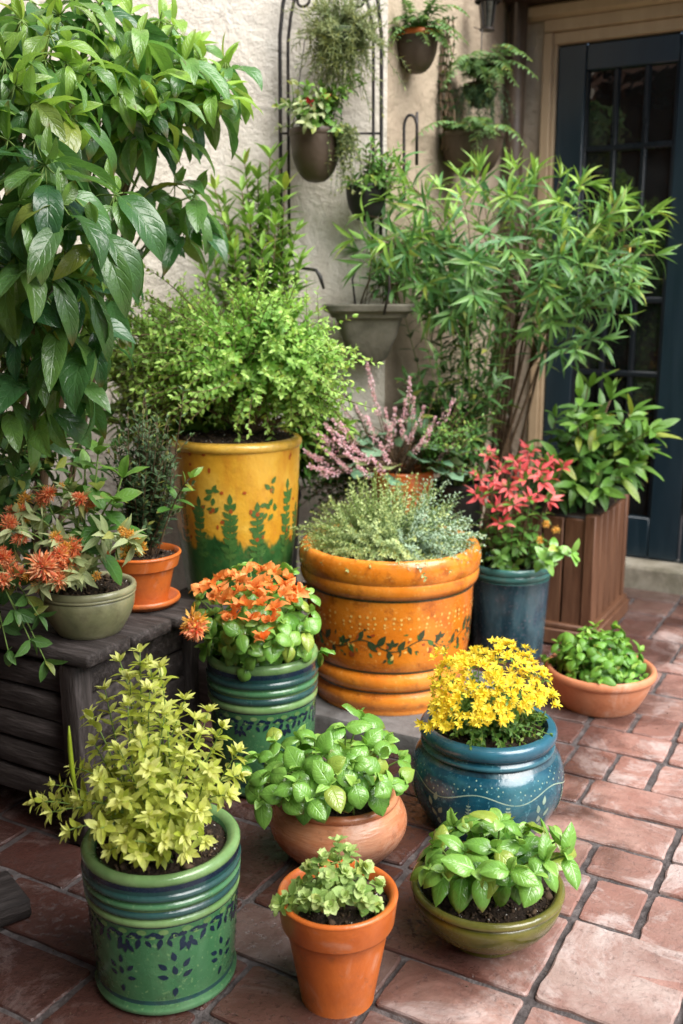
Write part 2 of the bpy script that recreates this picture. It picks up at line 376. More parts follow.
class Fol:
    def __init__(s): s.d = {}
    def leaf(s, kind, pos, d, n, L, W, droop=.4, cup=.12, fold=.15, wave=.0, rnd=None, young=0., mi=0):
        s.d.setdefault(kind, []).append((*pos, *d, *n, L, W, droop, cup, fold, wave, random.random() if rnd is None else rnd, young, mi, U(0, 6.28)))
    def count(s): return sum(len(q) for q in s.d.values())
    def mesh(s, name, mats, origin=(0, 0, 0)):
        V = []; Fq = []; Cc = []; UV = []; MI = []; base = 0
        for kind, rows in s.d.items():
            n, xs, pf = KIND[kind]; A = np.array(rows, float); k = len(A); xs = np.array(xs, float); w = len(xs)
            P = A[:, 0:3].copy(); D = A[:, 3:6]; Nn = A[:, 6:9]
            D = D/np.linalg.norm(D, axis=1, keepdims=True)
            Nn = Nn-(Nn*D).sum(1, keepdims=True)*D; Nn = Nn/(np.linalg.norm(Nn, axis=1, keepdims=True)+1e-9)
            S = np.cross(D, Nn)
            L, W, dr, cup, fold, wav, rn, yg, mi, ph = A[:, 9:].T
            ts = np.linspace(0, 1, n+1); wp = np.maximum(pf(ts), .03)
            vs = np.zeros((k, n+1, w, 3))
            for i, t in enumerate(ts):
                th = dr*t
                if i: P = P+(L/n)[:, None]*(np.cos(th)[:, None]*D-np.sin(th)[:, None]*Nn)
                nt = np.cos(th)[:, None]*Nn+np.sin(th)[:, None]*D
                for j, x in enumerate(xs):
                    off = S*(x*wp[i]*W/2)[:, None]
                    zz = W*wp[i]*(cup*math.sin(math.pi*abs(x)*.85)+fold*abs(x)*.5)+wav*W*abs(x)*np.sin(ph+t*11+x*1.5)*wp[i]
                    vs[:, i, j] = P+off+nt*zz[:, None]
            V.append(vs.reshape(-1, 3))
            q = []
            for i in range(n):
                for j in range(w-1): q.append((i*w+j, i*w+j+1, (i+1)*w+j+1, (i+1)*w+j))
            q = np.array(q)[None]+(np.arange(k)*(n+1)*w)[:, None, None]+base
            Fq.append(q.reshape(-1, 4)); MI.append(np.repeat(mi.astype(np.int32), n*(w-1)))
            cc = np.zeros((k, (n+1)*w, 4), np.float32); cc[..., 0] = rn[:, None]; cc[..., 1] = yg[:, None]; cc[..., 2] = rng.random(k)[:, None]; cc[..., 3] = 1
            Cc.append(cc.reshape(-1, 4))
            uvv = np.array([((x+1)/2, t) for t in ts for x in xs]); UV.append(np.tile(uvv, (k, 1)))
            base += k*(n+1)*w
        V = np.concatenate(V)-np.array(origin); Fq = np.concatenate(Fq); Cc = np.concatenate(Cc); UV = np.concatenate(UV); MI = np.concatenate(MI)
        me = bpy.data.meshes.new(name)
        me.vertices.add(len(V)); me.vertices.foreach_set('co', V.astype(np.float32).ravel())
        me.loops.add(Fq.size); me.loops.foreach_set('vertex_index', Fq.astype(np.int32).ravel())
        me.polygons.add(len(Fq)); me.polygons.foreach_set('loop_start', (np.arange(len(Fq))*4).astype(np.int32))
        for m in (mats if isinstance(mats, (list, tuple)) else [mats]): me.materials.append(m)
        me.polygons.foreach_set('material_index', MI.astype(np.int32)); me.polygons.foreach_set('use_smooth', np.full(len(Fq), True))
        uvl = me.uv_layers.new(name='UVMap'); uvl.data.foreach_set('uv', UV[Fq.ravel()].astype(np.float32).ravel())
        a = me.color_attributes.new('lc', 'FLOAT_COLOR', 'POINT'); a.data.foreach_set('color', Cc.ravel())
        me.update(calc_edges=True); return me
    def build(s, name, mats, parent):
        return place(name, s.mesh(name, mats, tuple(parent.location)), parent)

def bez(a, b, c, n):
    ts = np.linspace(0, 1, n)[:, None]; a, b, c = map(np.asarray, (a, b, c))
    return (1-ts)**2*a+2*ts*(1-ts)*b+ts**2*c
def path(base, tip, up=.45, n=9, side=.0):
    base = np.asarray(base, float); tip = np.asarray(tip, float); d = tip-base
    ctl = base+d*.45+Z3*up*np.linalg.norm(d)*.5*(1 if d[2] < .9*np.linalg.norm(d) else .2)+rv(side*np.linalg.norm(d))
    return bez(base, ctl, tip, n)
def at_path(P, t):
    x = t*(len(P)-1); i = min(int(x), len(P)-2); f = x-i
    return P[i]*(1-f)+P[i+1]*f, nrm(P[i+1]-P[i])
def shoot(F, P, kind, nodes, t0, per, L0, L1, wr, ang0=70, ang1=35, droop=.5, cup=.1, fold=.15, wave=.03, upb=.5, rnd=None, tip=True, mi=0, ypow=2., ymax=.8, pet=.0, jit=.18):
    """leaves along a shoot: per = how many at each node; L0 lower leaves, L1 at the tip"""
    az = U(0, 6.28); r0 = random.random() if rnd is None else rnd
    for i in range(nodes):
        f = i/max(1, nodes-1); t = t0+(1-t0)*f
        p, T = at_path(P, t)
        ref = nrm(np.cross(T, [.2, .9, .1])) if abs(T[1]) < .9 else nrm(np.cross(T, [1, .1, 0])); r2 = np.cross(T, ref)
        az += math.pi/2 if per == 2 else 2.4
        L = (L0*(1-f)+L1*f)*U(.8, 1.15); an = R(ang0*(1-f)+ang1*f)
        for k in range(per):
            a = az+2*math.pi*k/per+U(-.3, .3)
            o = ref*math.cos(a)+r2*math.sin(a); aa = an*U(.8, 1.2)
            d = nrm(T*math.cos(aa)+o*math.sin(aa)+rv(jit*.5))
            nn = T*math.sin(aa)-o*math.cos(aa); nn = nrm(nn+Z3*upb+rv(jit))
            y = ymax*(f**ypow)*U(.5, 1.2) if ymax else 0
            F.leaf(kind, p+d*pet, d, nn, L, L*wr*U(.88, 1.12), droop*U(.4, 1.5), cup, fold*U(.5, 1.4), wave, min(1, max(0, r0*.5+random.random()*.5)), min(1, y), mi)
    if tip:
        p, T = P[-1], nrm(P[-1]-P[-2])
        d = nrm(T+rv(.2)); F.leaf(kind, p, d, nrm(Z3+rv(.4)), L1*.8, L1*.8*wr, droop*.5, cup, fold*2, wave, r0, min(1., ymax), mi)
def dome_tips(c, rx, ry, rz, n, lo=-.1, inner=.0):
    out = []
    for i in range(n):
        zc = lo+(1-lo)*((i+.5)/n); a = i*2.39996+U(-.3, .3); rr = math.sqrt(max(0, 1-zc*zc)); s = U(1-inner, 1.05)
        out.append(np.array([c[0]+rx*rr*math.cos(a)*s, c[1]+ry*rr*math.sin(a)*s, c[2]+rz*zc*s]))
    return out

# ------------------------------------------------------------------ pots
def lin(*pts, mi=0):
    return [(r, z, mi) for r, z in pts]
def stamp(mb, prof, th0, z0, poly, mi, off=.0008, c=(0, 0, 0), rot=0., sc_=1.):
    rs = [(p[1], p[0]) for p in prof]
    def rad(z):
        if z <= rs[0][0]: return rs[0][1]
        best = None
        for (za, ra), (zb, rb) in zip(rs, rs[1:]):
            if zb < za: break
            if za <= z <= zb and zb > za: best = ra+(rb-ra)*(z-za)/(zb-za)
        return best if best else rs[-1][1]
    ca, sa = math.cos(rot), math.sin(rot); vs = []
    pts = [(0, 0)]+poly
    mx = sum(p[0] for p in poly)/len(poly); my = sum(p[1] for p in poly)/len(poly); pts[0] = (mx, my)
    for x, y in pts:
        x, y = sc_*(x*ca-y*sa), sc_*(x*sa+y*ca)
        z = z0+y; r = rad(z)+off; th = th0+x/r
        vs.append((c[0]+r*math.cos(th), c[1]+r*math.sin(th), c[2]+z))
    n = len(poly); mb.add(vs, [(0, i+1, (i+1) % n+1) for i in range(n)], mi)
def ell(a, b, n=8, dx=0, dy=0): return [(dx+a*math.cos(2*math.pi*i/n), dy+b*math.sin(2*math.pi*i/n)) for i in range(n)]
def drop(L, W, dx=0., dy=0., n=9):
    up = [(W*.5*math.sin(math.pi*(i/n)**.8), L*i/n) for i in range(n+1)]
    return [(x+dx, y+dy) for x, y in up]+[(-x+dx, y+dy) for x, y in up[-2:0:-1]]
def strip(mb, prof, pts, w, mi, c=(0, 0, 0), off=.0008):
    for (t0, z0), (t1, z1) in zip(pts, pts[1:]):
        r = 1.; 
        rr = [p[0] for p in prof]; rm = sum(rr)/len(rr)
        dx = (t1-t0)*rm; dz = z1-z0; L = math.hypot(dx, dz)+1e-9; ox, oz = -dz/L*w/2, dx/L*w/2
        stamp(mb, prof, (t0+t1)/2, (z0+z1)/2, [(-dx/2*1.1+ox, -dz/2*1.1+oz), (-dx/2*1.1-ox, -dz/2*1.1-oz), (dx/2*1.1-ox, dz/2*1.1-oz), (dx/2*1.1+ox, dz/2*1.1+oz)], mi, off, c)
def soil(c, r, z, parent, n_bits=90, dome=.01):
    z = z+c[2]
    mb = MB(); rings = 9; seg = 40; vs = [(c[0], c[1], z+dome)]; fs = []
    for i in range(1, rings+1):
        rr = r*i/rings
        for j in range(seg):
            a = 2*math.pi*j/seg; e = dome*(1-(i/rings)**2)+U(-.003, .003)*(i < rings)
            vs.append((c[0]+rr*math.cos(a)+U(-.002, .002), c[1]+rr*math.sin(a)+U(-.002, .002), z+e))
    for j in range(seg): fs.append((0, 1+j, 1+(j+1) % seg))
    for i in range(rings-1):
        for j in range(seg): fs.append((1+i*seg+j, 1+(i+1)*seg+j, 1+(i+1)*seg+(j+1) % seg, 1+i*seg+(j+1) % seg))
    mb.add(vs, fs, 0)
    for i in range(n_bits*4):
        a = U(0, 6.28); q = r*.97*math.sqrt(random.random()); s = U(.0012, .0042) if random.random() < .93 else U(.005, .009); big = s > .0045; k = 2 if random.random() < .14 and not big else 1
        if k == 2: s *= .7
        p = np.array([c[0]+q*math.cos(a), c[1]+q*math.sin(a), z+dome*(1-(q/r)**2)+s*.4])
        o = [nrm(rv())*s*U(.6, 1.5) for _ in range(3)]
        mb.add([p+o[0], p-o[0]*.8, p+o[1], p-o[1], p+o[2], p-o[2]], [(0, 2, 4), (2, 1, 4), (1, 3, 4), (3, 0, 4), (2, 0, 5), (1, 2, 5), (3, 1, 5), (0, 3, 5)], k)
    return mb.build('soil', [M['soil'], M['bits'], M['perl']], parent)
def rimcurve(r, z, t, h, mi, n=6):
    """rounded rim from outside (r, z-h/2) over the top to the inside (r-t)"""
    out = []
    for i in range(n+1):
        a = -math.pi/2+math.pi*1.0*i/n
        out.append((r-t/2+t/2*math.cos(a), z-h/2+h/2*math.sin(a), mi))
    return out
def roll(r, z, d, h, mi, n=5):
    """a half round ridge standing d proud of radius r, h tall, its middle at z"""
    return [(r+d*math.cos(a), z+h/2*math.sin(a), mi) for a in np.linspace(-math.pi/2, math.pi/2, n)]
def cyl(r0, z0, r1, z1, mi, n=5, bulge=0.):
    return [(r0+(r1-r0)*i/n+bulge*math.sin(math.pi*i/n), z0+(z1-z0)*i/n, mi) for i in range(n+1)]
def base_close(r, mi): return [(0.001, 0.004, mi), (r*.86, .004, mi), (r*.9, 0., mi)]
def inside(r, z, depth, mi): return [(r, z-.004, mi), (r*.96, z-depth, mi), (.001, z-depth, mi)]

# ================================================================== THE SETTING (building frame: x along the door wall, y away from the camera)
def SROOT(name, label, cat, group=None): return thing(name, label, cat, (0, 0, 0), -ANG, group)
def spl(mb, a, b, h0, h1, mi=0, bev=.003):
    """box between corners a=(s1,s2), b=(s1,s2), z from h0 to h1"""
    mb.box(((a[0]+b[0])/2, (a[1]+b[1])/2, (h0+h1)/2), (abs(b[0]-a[0]), abs(b[1]-a[1]), h1-h0), mi, bev)

# ground: mortar bed with individually shaped pavers in one sheet
mb = MB(); mb.add([(-6, -4, -.005), (5, -4, -.005), (5, 5.2, -.005), (-6, 5.2, -.005)], [(0, 1, 2, 3)])
o = mb.build('ground', M['mortar']); o.rotation_euler = (0, 0, -ANG); tag(o, kind='structure')
rows = [.26, .40, .53, .66, .80, .93, 1.075, 1.215, 1.35, 1.59, 1.742, 1.86, 2.003, 2.133, 2.29, 2.425, 2.56, 2.72, 2.9, 2.98, 3.18, 3.36, 3.445, 3.61, 3.735]
GX = .1075; X0 = -.302
given = {9: [-.531, -.41, -.302, -.12], 10: [-.62, -.44, -.30, -.13], 11: [-.6, -.302, -.18], 12: [-.52, -.20], 13: [-.60, -.50, -.402, -.25], 14: [-.613, -.394, -.22],
         15: [-.62, -.511, -.40, -.2], 17: [-.64, -.516, -.34], 20: [-.75, -.624, -.42], 21: [-.624, -.48], 22: [-.77, -.62, -.5], 23: [-.847, -.62, -.5]}
def rounded(x0, x1, y0, y1, rad, n=4):
    pts = []
    rads = [rad*U(.6, 1.7) for _ in range(4)]
    for (cx, cy, a0, rr) in ((x1, y0, -90, rads[0]), (x1, y1, 0, rads[1]), (x0, y1, 90, rads[2]), (x0, y0, 180, rads[3])):
        sx = 1 if cx == x1 else -1; sy = 1 if cy == y1 else -1
        for i in range(n):
            a = R(a0+90*i/(n-1)); pts.append((cx-sx*rr+rr*math.cos(a), cy-sy*rr+rr*math.sin(a)))
    out = []
    for i, p in enumerate(pts):
        q = pts[(i+1) % len(pts)]; L = math.hypot(q[0]-p[0], q[1]-p[1]); out.append(p)
        m = int(L/.028)
        for k in range(1, m+1):
            f = k/(m+1); out.append((p[0]+(q[0]-p[0])*f+U(-.0021, .0021), p[1]+(q[1]-p[1])*f+U(-.0021, .0021)))
    return out
mb = MB()
def paver(x0, x1, y0, y1):
    g = U(.0042, .0075); x0 += g; x1 -= g; y0 += g*U(.7, 1.2); y1 -= g*U(.7, 1.2)
    if x1-x0 < .02 or y1-y0 < .02: return
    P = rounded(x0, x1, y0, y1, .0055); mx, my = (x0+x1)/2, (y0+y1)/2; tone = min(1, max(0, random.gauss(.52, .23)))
    if x1 < -.72: tone = min(1, max(0, random.gauss(.08, .12)))  # left bricks toned darker: shade put into their colour
    tz = U(-.0025, .0025); ax, ay = U(-.012, .012), U(-.012, .012); n = len(P)
    vs = []; hgt = lambda x, y: tz+ax*(x-mx)+ay*(y-my)
    for sc_, dz in ((1., -.012), (1., -.003), (None, 0.0)):
        for x, y in P:
            if sc_ is None:
                dx, dy = mx-x, my-y; L = math.hypot(dx, dy); e_ = U(.0015, .0045); x, y = x+dx/L*e_, y+dy/L*e_
            vs.append((x, y, hgt(x, y)+dz))
    vs.append((mx, my, hgt(mx, my)+U(-.0006, .0006)))
    fs = [(k*n+i, k*n+(i+1) % n, (k+1)*n+(i+1) % n, (k+1)*n+i) for k in range(2) for i in range(n)]
    fs += [(2*n+i, 2*n+(i+1) % n, 3*n) for i in range(n)]
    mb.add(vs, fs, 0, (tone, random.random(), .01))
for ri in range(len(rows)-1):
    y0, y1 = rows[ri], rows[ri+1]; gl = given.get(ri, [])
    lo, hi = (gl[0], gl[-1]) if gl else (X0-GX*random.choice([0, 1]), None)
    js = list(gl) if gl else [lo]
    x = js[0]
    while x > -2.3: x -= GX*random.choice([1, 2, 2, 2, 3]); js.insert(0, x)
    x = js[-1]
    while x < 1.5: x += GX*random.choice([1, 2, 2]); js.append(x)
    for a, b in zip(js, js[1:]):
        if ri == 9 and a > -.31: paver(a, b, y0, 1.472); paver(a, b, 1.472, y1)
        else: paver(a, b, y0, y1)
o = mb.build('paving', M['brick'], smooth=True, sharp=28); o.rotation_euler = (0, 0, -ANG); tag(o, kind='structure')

S2D, S1C = 3.84, -1.411
mb = MB()
for cx_, cy_, rr in [(-.006, 1.39, .12), (.249, 1.54, .16), (.308, 1.96, .2), (-.287, 1.45, .18), (.69, 2.53, .2), (-.006, 1.81, .2)]:
    for i in range(34):
        a = U(0, 6.28); q = rr*(.8+abs(random.gauss(0, .3))); s = U(.0008, .0024); p = np.array([cx_+q*math.cos(a), cy_+q*math.sin(a), s*.5+.001]); o_ = [nrm(rv())*s for _ in range(3)]
        mb.add([p+o_[0], p-o_[0], p+o_[1], p-o_[1], p+o_[2], p-o_[2]], [(0, 2, 4), (2, 1, 4), (1, 3, 4), (3, 0, 4), (2, 0, 5), (1, 2, 5), (3, 1, 5), (0, 3, 5)])
tag(mb.build('soil_crumbs', M['bits']), 'tiny dark crumbs of soil scattered round the front pots', 'soil crumbs', None, 'stuff')
# stone step under the door
t = SROOT('door_step', 'worn pale stone step under the dark teal door', 'step')
mb = MB(); spl(mb, (-1.35, 3.745), (.9, S2D+.1), -.02, .085, 0, .012); mb.build('tread', M['stone'], t, True, sharp=40)
# door wall
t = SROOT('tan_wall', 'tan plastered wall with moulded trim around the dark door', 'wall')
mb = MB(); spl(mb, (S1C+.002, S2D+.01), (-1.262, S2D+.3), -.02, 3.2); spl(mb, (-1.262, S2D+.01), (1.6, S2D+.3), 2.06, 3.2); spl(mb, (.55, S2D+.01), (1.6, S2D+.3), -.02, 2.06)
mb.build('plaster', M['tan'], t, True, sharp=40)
mb = MB()
spl(mb, (-1.272, S2D-.012), (-1.238, S2D+.06), .086, 2.03); spl(mb, (-1.238, S2D+.004), (-1.225, S2D+.07), .086, 2.0)
spl(mb, (-1.272, S2D-.012), (.6, S2D+.06), 2.032, 2.075); spl(mb, (-1.238, S2D+.003), (.6, S2D+.055), 1.99, 2.031); spl(mb, (S1C+.004, S2D-.03), (.6, S2D+.009), 2.076, 2.13, 0, .012)
mb.build('casing', M['tantrim'], t, True, sharp=40)
mb = MB(); spl(mb, (S1C+.01, S2D-.30), (1.6, S2D+.008), 2.165, 2.30); spl(mb, (S1C+.01, S2D-.10), (1.6, S2D+.007), 2.131, 2.164)
mb.build('eave', M['eave'], t, True, sharp=40)
# door: two leaves, the far one half hidden by the plants
t = SROOT('french_door', 'dark teal glazed double door with small panes', 'door')
def leaf_door(a, g0, g1, b):
    mb = MB(); y0, y1 = S2D+.02, S2D+.062
    spl(mb, (a, y0), (g0, y1), .092, 1.985, 0, .004); spl(mb, (g1, y0), (b, y1), .092, 1.985, 0, .004)
    spl(mb, (g0, y0+.001), (g1, y1), 1.892, 1.984, 0, .004); spl(mb, (g0, y0+.001), (g1, y1), .093, .25, 0, .004)
    d = mb.build('door_leaf', M['door'], t, True, sharp=40)
    mb = MB(); zs = [.25+1.642*i/6 for i in range(7)]; w = (g1-g0)
    for k in (1, 2): spl(mb, (g0+w*k/3-.010, y0+.008), (g0+w*k/3+.010, y1-.008), .25, 1.892, 0, .004)
    for z in zs[1:-1]: spl(mb, (g0+.0005, y0+.006), (g1-.0005, y1-.009), z-.011, z+.011, 0, .004)
    for xx in (g0+.005, g1-.005): spl(mb, (xx-.005, y0+.005), (xx+.005, y0+.02), .2505, 1.8915, 0, .003)
    o = mb.build('muntin', M['doorlite'], d, sharp=40)
    o.parent = d
    for i in range(6):
        for k in range(3):
            gb = MB(); x0, x1 = g0+w*k/3, g0+w*(k+1)/3; z0, z1 = zs[i], zs[i+1]
            tl = U(-.0012, .0012); t2 = U(-.0012, .0012)
            gb.add([(x0, y0+.024+tl, z0), (x1, y0+.024-tl+t2, z0), (x1, y0+.024-tl, z1), (x0, y0+.024+tl+t2, z1)], [(0, 1, 2, 3)])
            g = gb.build('pane', M['glass'], d)
    return d
leaf_door(-1.221, -1.116, -.785, -.672)
leaf_door(-.664, -.555, -.22, -.115)
mb = MB(); spl(mb, (-.952, S2D+.012), (-.915, S2D+.024), 1.15, 1.27, 0, .003); mb.build('lock_plate', M['brass'], t, True, sharp=40)
mb = MB(); mb.tube([SW(0, 0)*0+np.array([-.933, S2D+.012, 1.20]), np.array([-.933, S2D-.03, 1.20]), np.array([-.97, S2D-.036, 1.197]), np.array([-1.02, S2D-.034, 1.193])], [.007, .007, .0075, .006], 8)
mb.build('handle', M['brass'], t, True)
# the return wall, its shade put into the tan colour, and the pale stucco wall
K = E1*S1C+E2*(S2D-1.05)
t = SROOT('return_wall', 'stucco side wall toward the door corner, its shade put into a tan colour', 'wall')
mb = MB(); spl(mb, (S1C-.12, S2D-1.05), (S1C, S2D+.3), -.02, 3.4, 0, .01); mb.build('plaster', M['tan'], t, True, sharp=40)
WD = nrm([-1, -.06, 0]); WN = np.array([-WD[1], WD[0], 0.])          # along the pale wall, and outward normal
if WN[1] > 0: WN = -WN
def WP(d, off=0., z=0.): return K+WD*d+WN*off+Z3*z
mb = MB(); a, b = WP(-.015, .004), WP(3.2, .004); a2, b2 = WP(-.01, -.2), WP(3.2, -.2)
vs = []
for q in (a, b, b2, a2): vs.append((q[0], q[1], -.02))
for q in (a, b, b2, a2): vs.append((q[0], q[1], 3.4))
mb.add(vs, [(0, 1, 5, 4), (1, 2, 6, 5), (2, 3, 7, 6), (3, 0, 4, 7), (4, 5, 6, 7)])
o = mb.build('stucco_wall', M['stucco'], smooth=False); tag(o, 'pale mottled cream stucco wall behind the potted plants', 'wall')
# unseen side wall, added beyond the left of the picture to block sky light
mb = MB(); a, b = WP(1.75, .0), WP(1.75, 3.4)
mb.box((-1.5, .62, 1.5), (.2, 4.84, 3.04), 0, .01); o = mb.build('added_side_wall', M['planter'], sharp=40)
tag(o, 'dark side wall out of view, added to block light from the left', 'wall')
mb = MB(); mb.box((-.1, -1.9, .8), (3.6, .2, 1.64), 0, .01); o = mb.build('added_back_wall', M['tan'], sharp=40); tag(o, 'tan wall out of view behind the camera, added to block low sky', 'wall')  # unseen wall added behind the camera to keep out low sky light
t = thing('added_hedge', 'dark leafy mass out of view, added for the door panes to reflect', 'added_hedge', (-.1, -1.5, 0))  # unseen foliage added to darken the door reflections and cut bounce light
F = Fol()
for i in range(2600):
    p = np.array([U(-1.6, 1.5), -1.5+random.gauss(0, .14), 2.1*math.sqrt(random.random())*(.85+.35*random.random()**2)]); F.leaf('ovate', p, nrm(rv()+np.array([0, .5, -.2])), nrm(Z3+rv(.5)+np.array([0, .8, 0])), U(.07, .12), U(.035, .06), .5, .06, .2, .03, None, 0)
F.build('foliage', M['dark'], t)
S = MB()
for i in range(9): S.tube(path((-1.5+.36*i, -1.52, 0), (-1.5+.36*i+U(-.2, .2), -1.5, 1.8), .1, 6, .03), np.linspace(.02, .006, 6), 6)
S.build('stem', M['trunk'], t)
t = thing('added_shade_panel', 'flat panel out of view overhead, added to shade the lower left', 'shade_panel', (-.3, -.55, 2.5))  # unseen overhead sheet, added only to dim the lower-left floor and crate
mb = MB(); mb.box((-.25, -.45, 2.52), (2.5, 2.7, .02), 0, .004); mb.box((-.75, 1.16, 2.5), (1.5, .55, .02), 0, .004); mb.build('shade_sheet', M['greystone'], t, sharp=40)
mb = MB()
for x in (-1.45, .95): mb.tube([(x, -1.75, 2.5), (x, .86, 2.5)], .02, 8)
mb.tube([(-1.45, .86, 2.5), (.95, .86, 2.5)], .02, 8); mb.build('frame', M['iron'], t)
# downpipe in the corner
t = thing('downpipe', 'dark brown downpipe in the shaded wall corner', 'pipe', SW(S1C+.055, S2D-.05))
mb = MB(); p = SW(S1C+.055, S2D-.05); mb.tube([p, p+Z3*2.6], .032, 14); mb.build('pipe', M['brownpot'], t)
for z in (.6, 1.45, 2.2):
    mb = MB(); mb.tube([p+Z3*z, p+Z3*(z+.03)], .037, 14); mb.build('bracket', M['brownpot'], t)

# ================================================================== TIMBER CRATE AND STANDS
CC = np.array([-.51, 1.81, 0])
t = thing('wooden_crate', 'weathered grey timber crate carrying two pots', 'crate', CC, -ANG)
HT, LX, LY = .413, 1.05, .405
mb = MB()
ys = [0., .135, .27, LY]
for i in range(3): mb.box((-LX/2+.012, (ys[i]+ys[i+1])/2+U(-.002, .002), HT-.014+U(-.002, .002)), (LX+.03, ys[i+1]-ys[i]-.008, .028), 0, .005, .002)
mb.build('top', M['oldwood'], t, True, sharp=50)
for (px, py) in ((-.03, .03), (-.03, LY-.03), (-LX+.03, .03), (-LX+.03, LY-.03)):
    mb = MB(); mb.box((px, py, (HT-.03)/2), (.045, .045, HT-.03), 0, .004, .0015); mb.build('corner_post', M['oldwoodv'], t, True, sharp=50)
mb = MB()
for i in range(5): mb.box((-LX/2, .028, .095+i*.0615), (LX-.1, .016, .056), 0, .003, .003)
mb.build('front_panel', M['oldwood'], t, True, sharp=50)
mb = MB()
for i in range(5): mb.box((-.026, LY/2, .095+i*.0615), (.016, LY-.1, .056), 0, .003, .003)
mb.build('side_panel', M['oldwood'], t, True, sharp=50)
mb = MB()
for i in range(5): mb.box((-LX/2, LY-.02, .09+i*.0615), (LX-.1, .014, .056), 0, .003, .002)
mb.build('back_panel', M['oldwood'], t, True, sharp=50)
mb = MB(); mb.box((-LX+.035, LY/2, .22), (.016, LY-.1, .3), 0, .003); mb.build('end_panel', M['oldwood'], t, True, sharp=50)

def plinth(name, label, c, w, h, mat):
    mb = MB(); mb.box((0, 0, h-.018), (w, w, .036), 0, .006, .002); mb.box((0, 0, (h-.036)/2), (w*.86, w*.86, h-.036), 0, .006, .002)
    o = mb.build(name, mat, sharp=50); o.location = c; o.rotation_euler = (0, 0, -ANG*.9); tag(o, label, 'stand'); return o
YP = np.array([-.28, 2.62, .30]); PKP = np.array([.178, 2.965, .285])
plinth('pot_stand', 'weathered timber block under the tall yellow pot', (YP[0], YP[1], 0), .30, .30, M['oldwood'])
plinth('pot_stand', 'timber block under the pink flowers behind the orange pot', (PKP[0], PKP[1], 0), .18, .285, M['oldwood'])
# low stone slab under the orange pot
mb = MB(); P = rounded(-.24, .27, -.25, .24, .03); n = len(P)
vs = [(x, y, 0) for x, y in P]+[(x, y, .042) for x, y in P]+[(x*.985, y*.985, .05) for x, y in P]
mb.add(vs, [(k*n+i, k*n+(i+1) % n, (k+1)*n+(i+1) % n, (k+1)*n+i) for k in range(2) for i in range(n)]+[tuple(range(2*n, 3*n))])
o = mb.build('stone_slab', M['greystone'], sharp=50); o.location = (.127, 2.54, 0); o.rotation_euler = (0, 0, -ANG); tag(o, 'low grey stone slab under the big orange pot', 'slab')
# plank end at the left edge
t = thing('loose_plank', 'dark plank end lying on the bricks before the crate', 'plank', (-.72, 1.53, 0), R(38))
mb = MB(); mb.box((0, 0, .022), (.34, .12, .036), 0, .004, .001); o = mb.build('board', M['oldwood'], t, True, sharp=50)

# ================================================================== POTTED PLANTS
def potted(label, c, cat='potted plant', name='potted_plant', group=None): return thing(name, label, cat, c, 0, group)

# ---- 1 chartreuse shrub in the banded green pot -------------------------------------------------
def green_pot(c, r, h, parent, foot=True):
    rb = r*.88; G, L, D, NV = 0, 1, 2, 3
    b = r*.955
    pr = base_close(rb*.97, G)+[(rb*.97, 0, G), (rb*1.03, h*.02, G), (rb*1.035, h*.05, G), (rb*.99, h*.075, D), (rb*1.0, h*.095, D), (rb*.995, h*.105, G)]
    pr += cyl(rb*1.0, h*.115, b*.99, h*.60, G, 6, r*.012)
    z = h*.62; pr += [(b*1.0, z, NV), (b*1.0, z+h*.008, L)]
    for q, (m1, m2, th) in enumerate(((L, G, .050), (D, L, .046), (G, G, .040), (D, D, .044))):
        zc = z+h*(.032+.056*q); pr += roll(b*(1.0+.008*q), zc, r*.028, h*th, m1); pr.append((b*(1.0+.008*q), zc+h*th*.52, m2))
    pr += [(b*1.03, h*.868, NV), (b*1.03, h*.90, NV), (b*1.035, h*.915, L)]
    pr += rimcurve(r, h*.962, r*.15, h*.076, L, 7)+inside(r*.83, h*.95, h*.075, G)
    mb = MB(); mb.lathe(pr, c, 96)
    motif = [q for q in pr if True]
    body = [(rb*1.0, h*.1), (b*.99+r*.0, h*.60), (b*1.0, h*.63)]
    bp = [(x+r*.012*math.sin(math.pi*min(1, max(0, (zz-h*.115)/(h*.485)))), zz, 0) for x, zz in [(rb+(b*.99-rb)*i/12, h*.115+h*.485*i/12) for i in range(13)]]+[(b, h*.65, 0)]
    k = 22
    for i in range(k):
        th = 2*math.pi*i/k+U(-.02, .02); s = r/.12
        stamp(mb, bp, th, h*.565, ell(.0065*s, .0040*s, 8), 3, c=c)
        stamp(mb, bp, th+.14, h*.578, drop(.016*s, .007*s), 3, c=c, rot=R(-100+U(-15, 15)))
        stamp(mb, bp, th+.02, h*.55, drop(.019*s, .008*s), 3, c=c, rot=R(150+U(-20, 20)))
        stamp(mb, bp, th+.1, h*.54, drop(.014*s, .007*s), 3, c=c, rot=R(200+U(-20, 20)))
        stamp(mb, bp, th+.05, h*.592, ell(.0075*s, .0045*s, 9), 1, c=c); stamp(mb, bp, th+.18, h*.557, ell(.005*s, .003*s, 8), 1, c=c)
        stamp(mb, bp, th+.2, h*.572, drop(.014*s, .006*s), 3, c=c, rot=R(120+U(-25, 25)))
        if i % 3 == 0:
            for a in (-35, 0, 38): stamp(mb, bp, th+.07+a*.001, h*.505, drop(.016*s, .008*s), 3, c=c, rot=R(180+a))
    for i in range(9):
        th = 2*math.pi*i/9+.12+U(-.05, .05); s = r/.12*U(.9, 1.1)
        for (dx, dy, a) in ((0, .030, 0), (-.012, .018, 50), (.012, .018, -50), (-.010, .004, 70), (.011, .003, -70), (0, -.012, 180), (.001, .008, 10)):
            stamp(mb, bp, th+dx*s/r, h*.25+dy*s, drop(.0155*s, .0078*s), 3, c=c, rot=R(a+U(-15, 15)))
    return mb.build('pot', [M['green'], M['greenlt'], M['greendk'], M['navy']], parent, sharp=60)
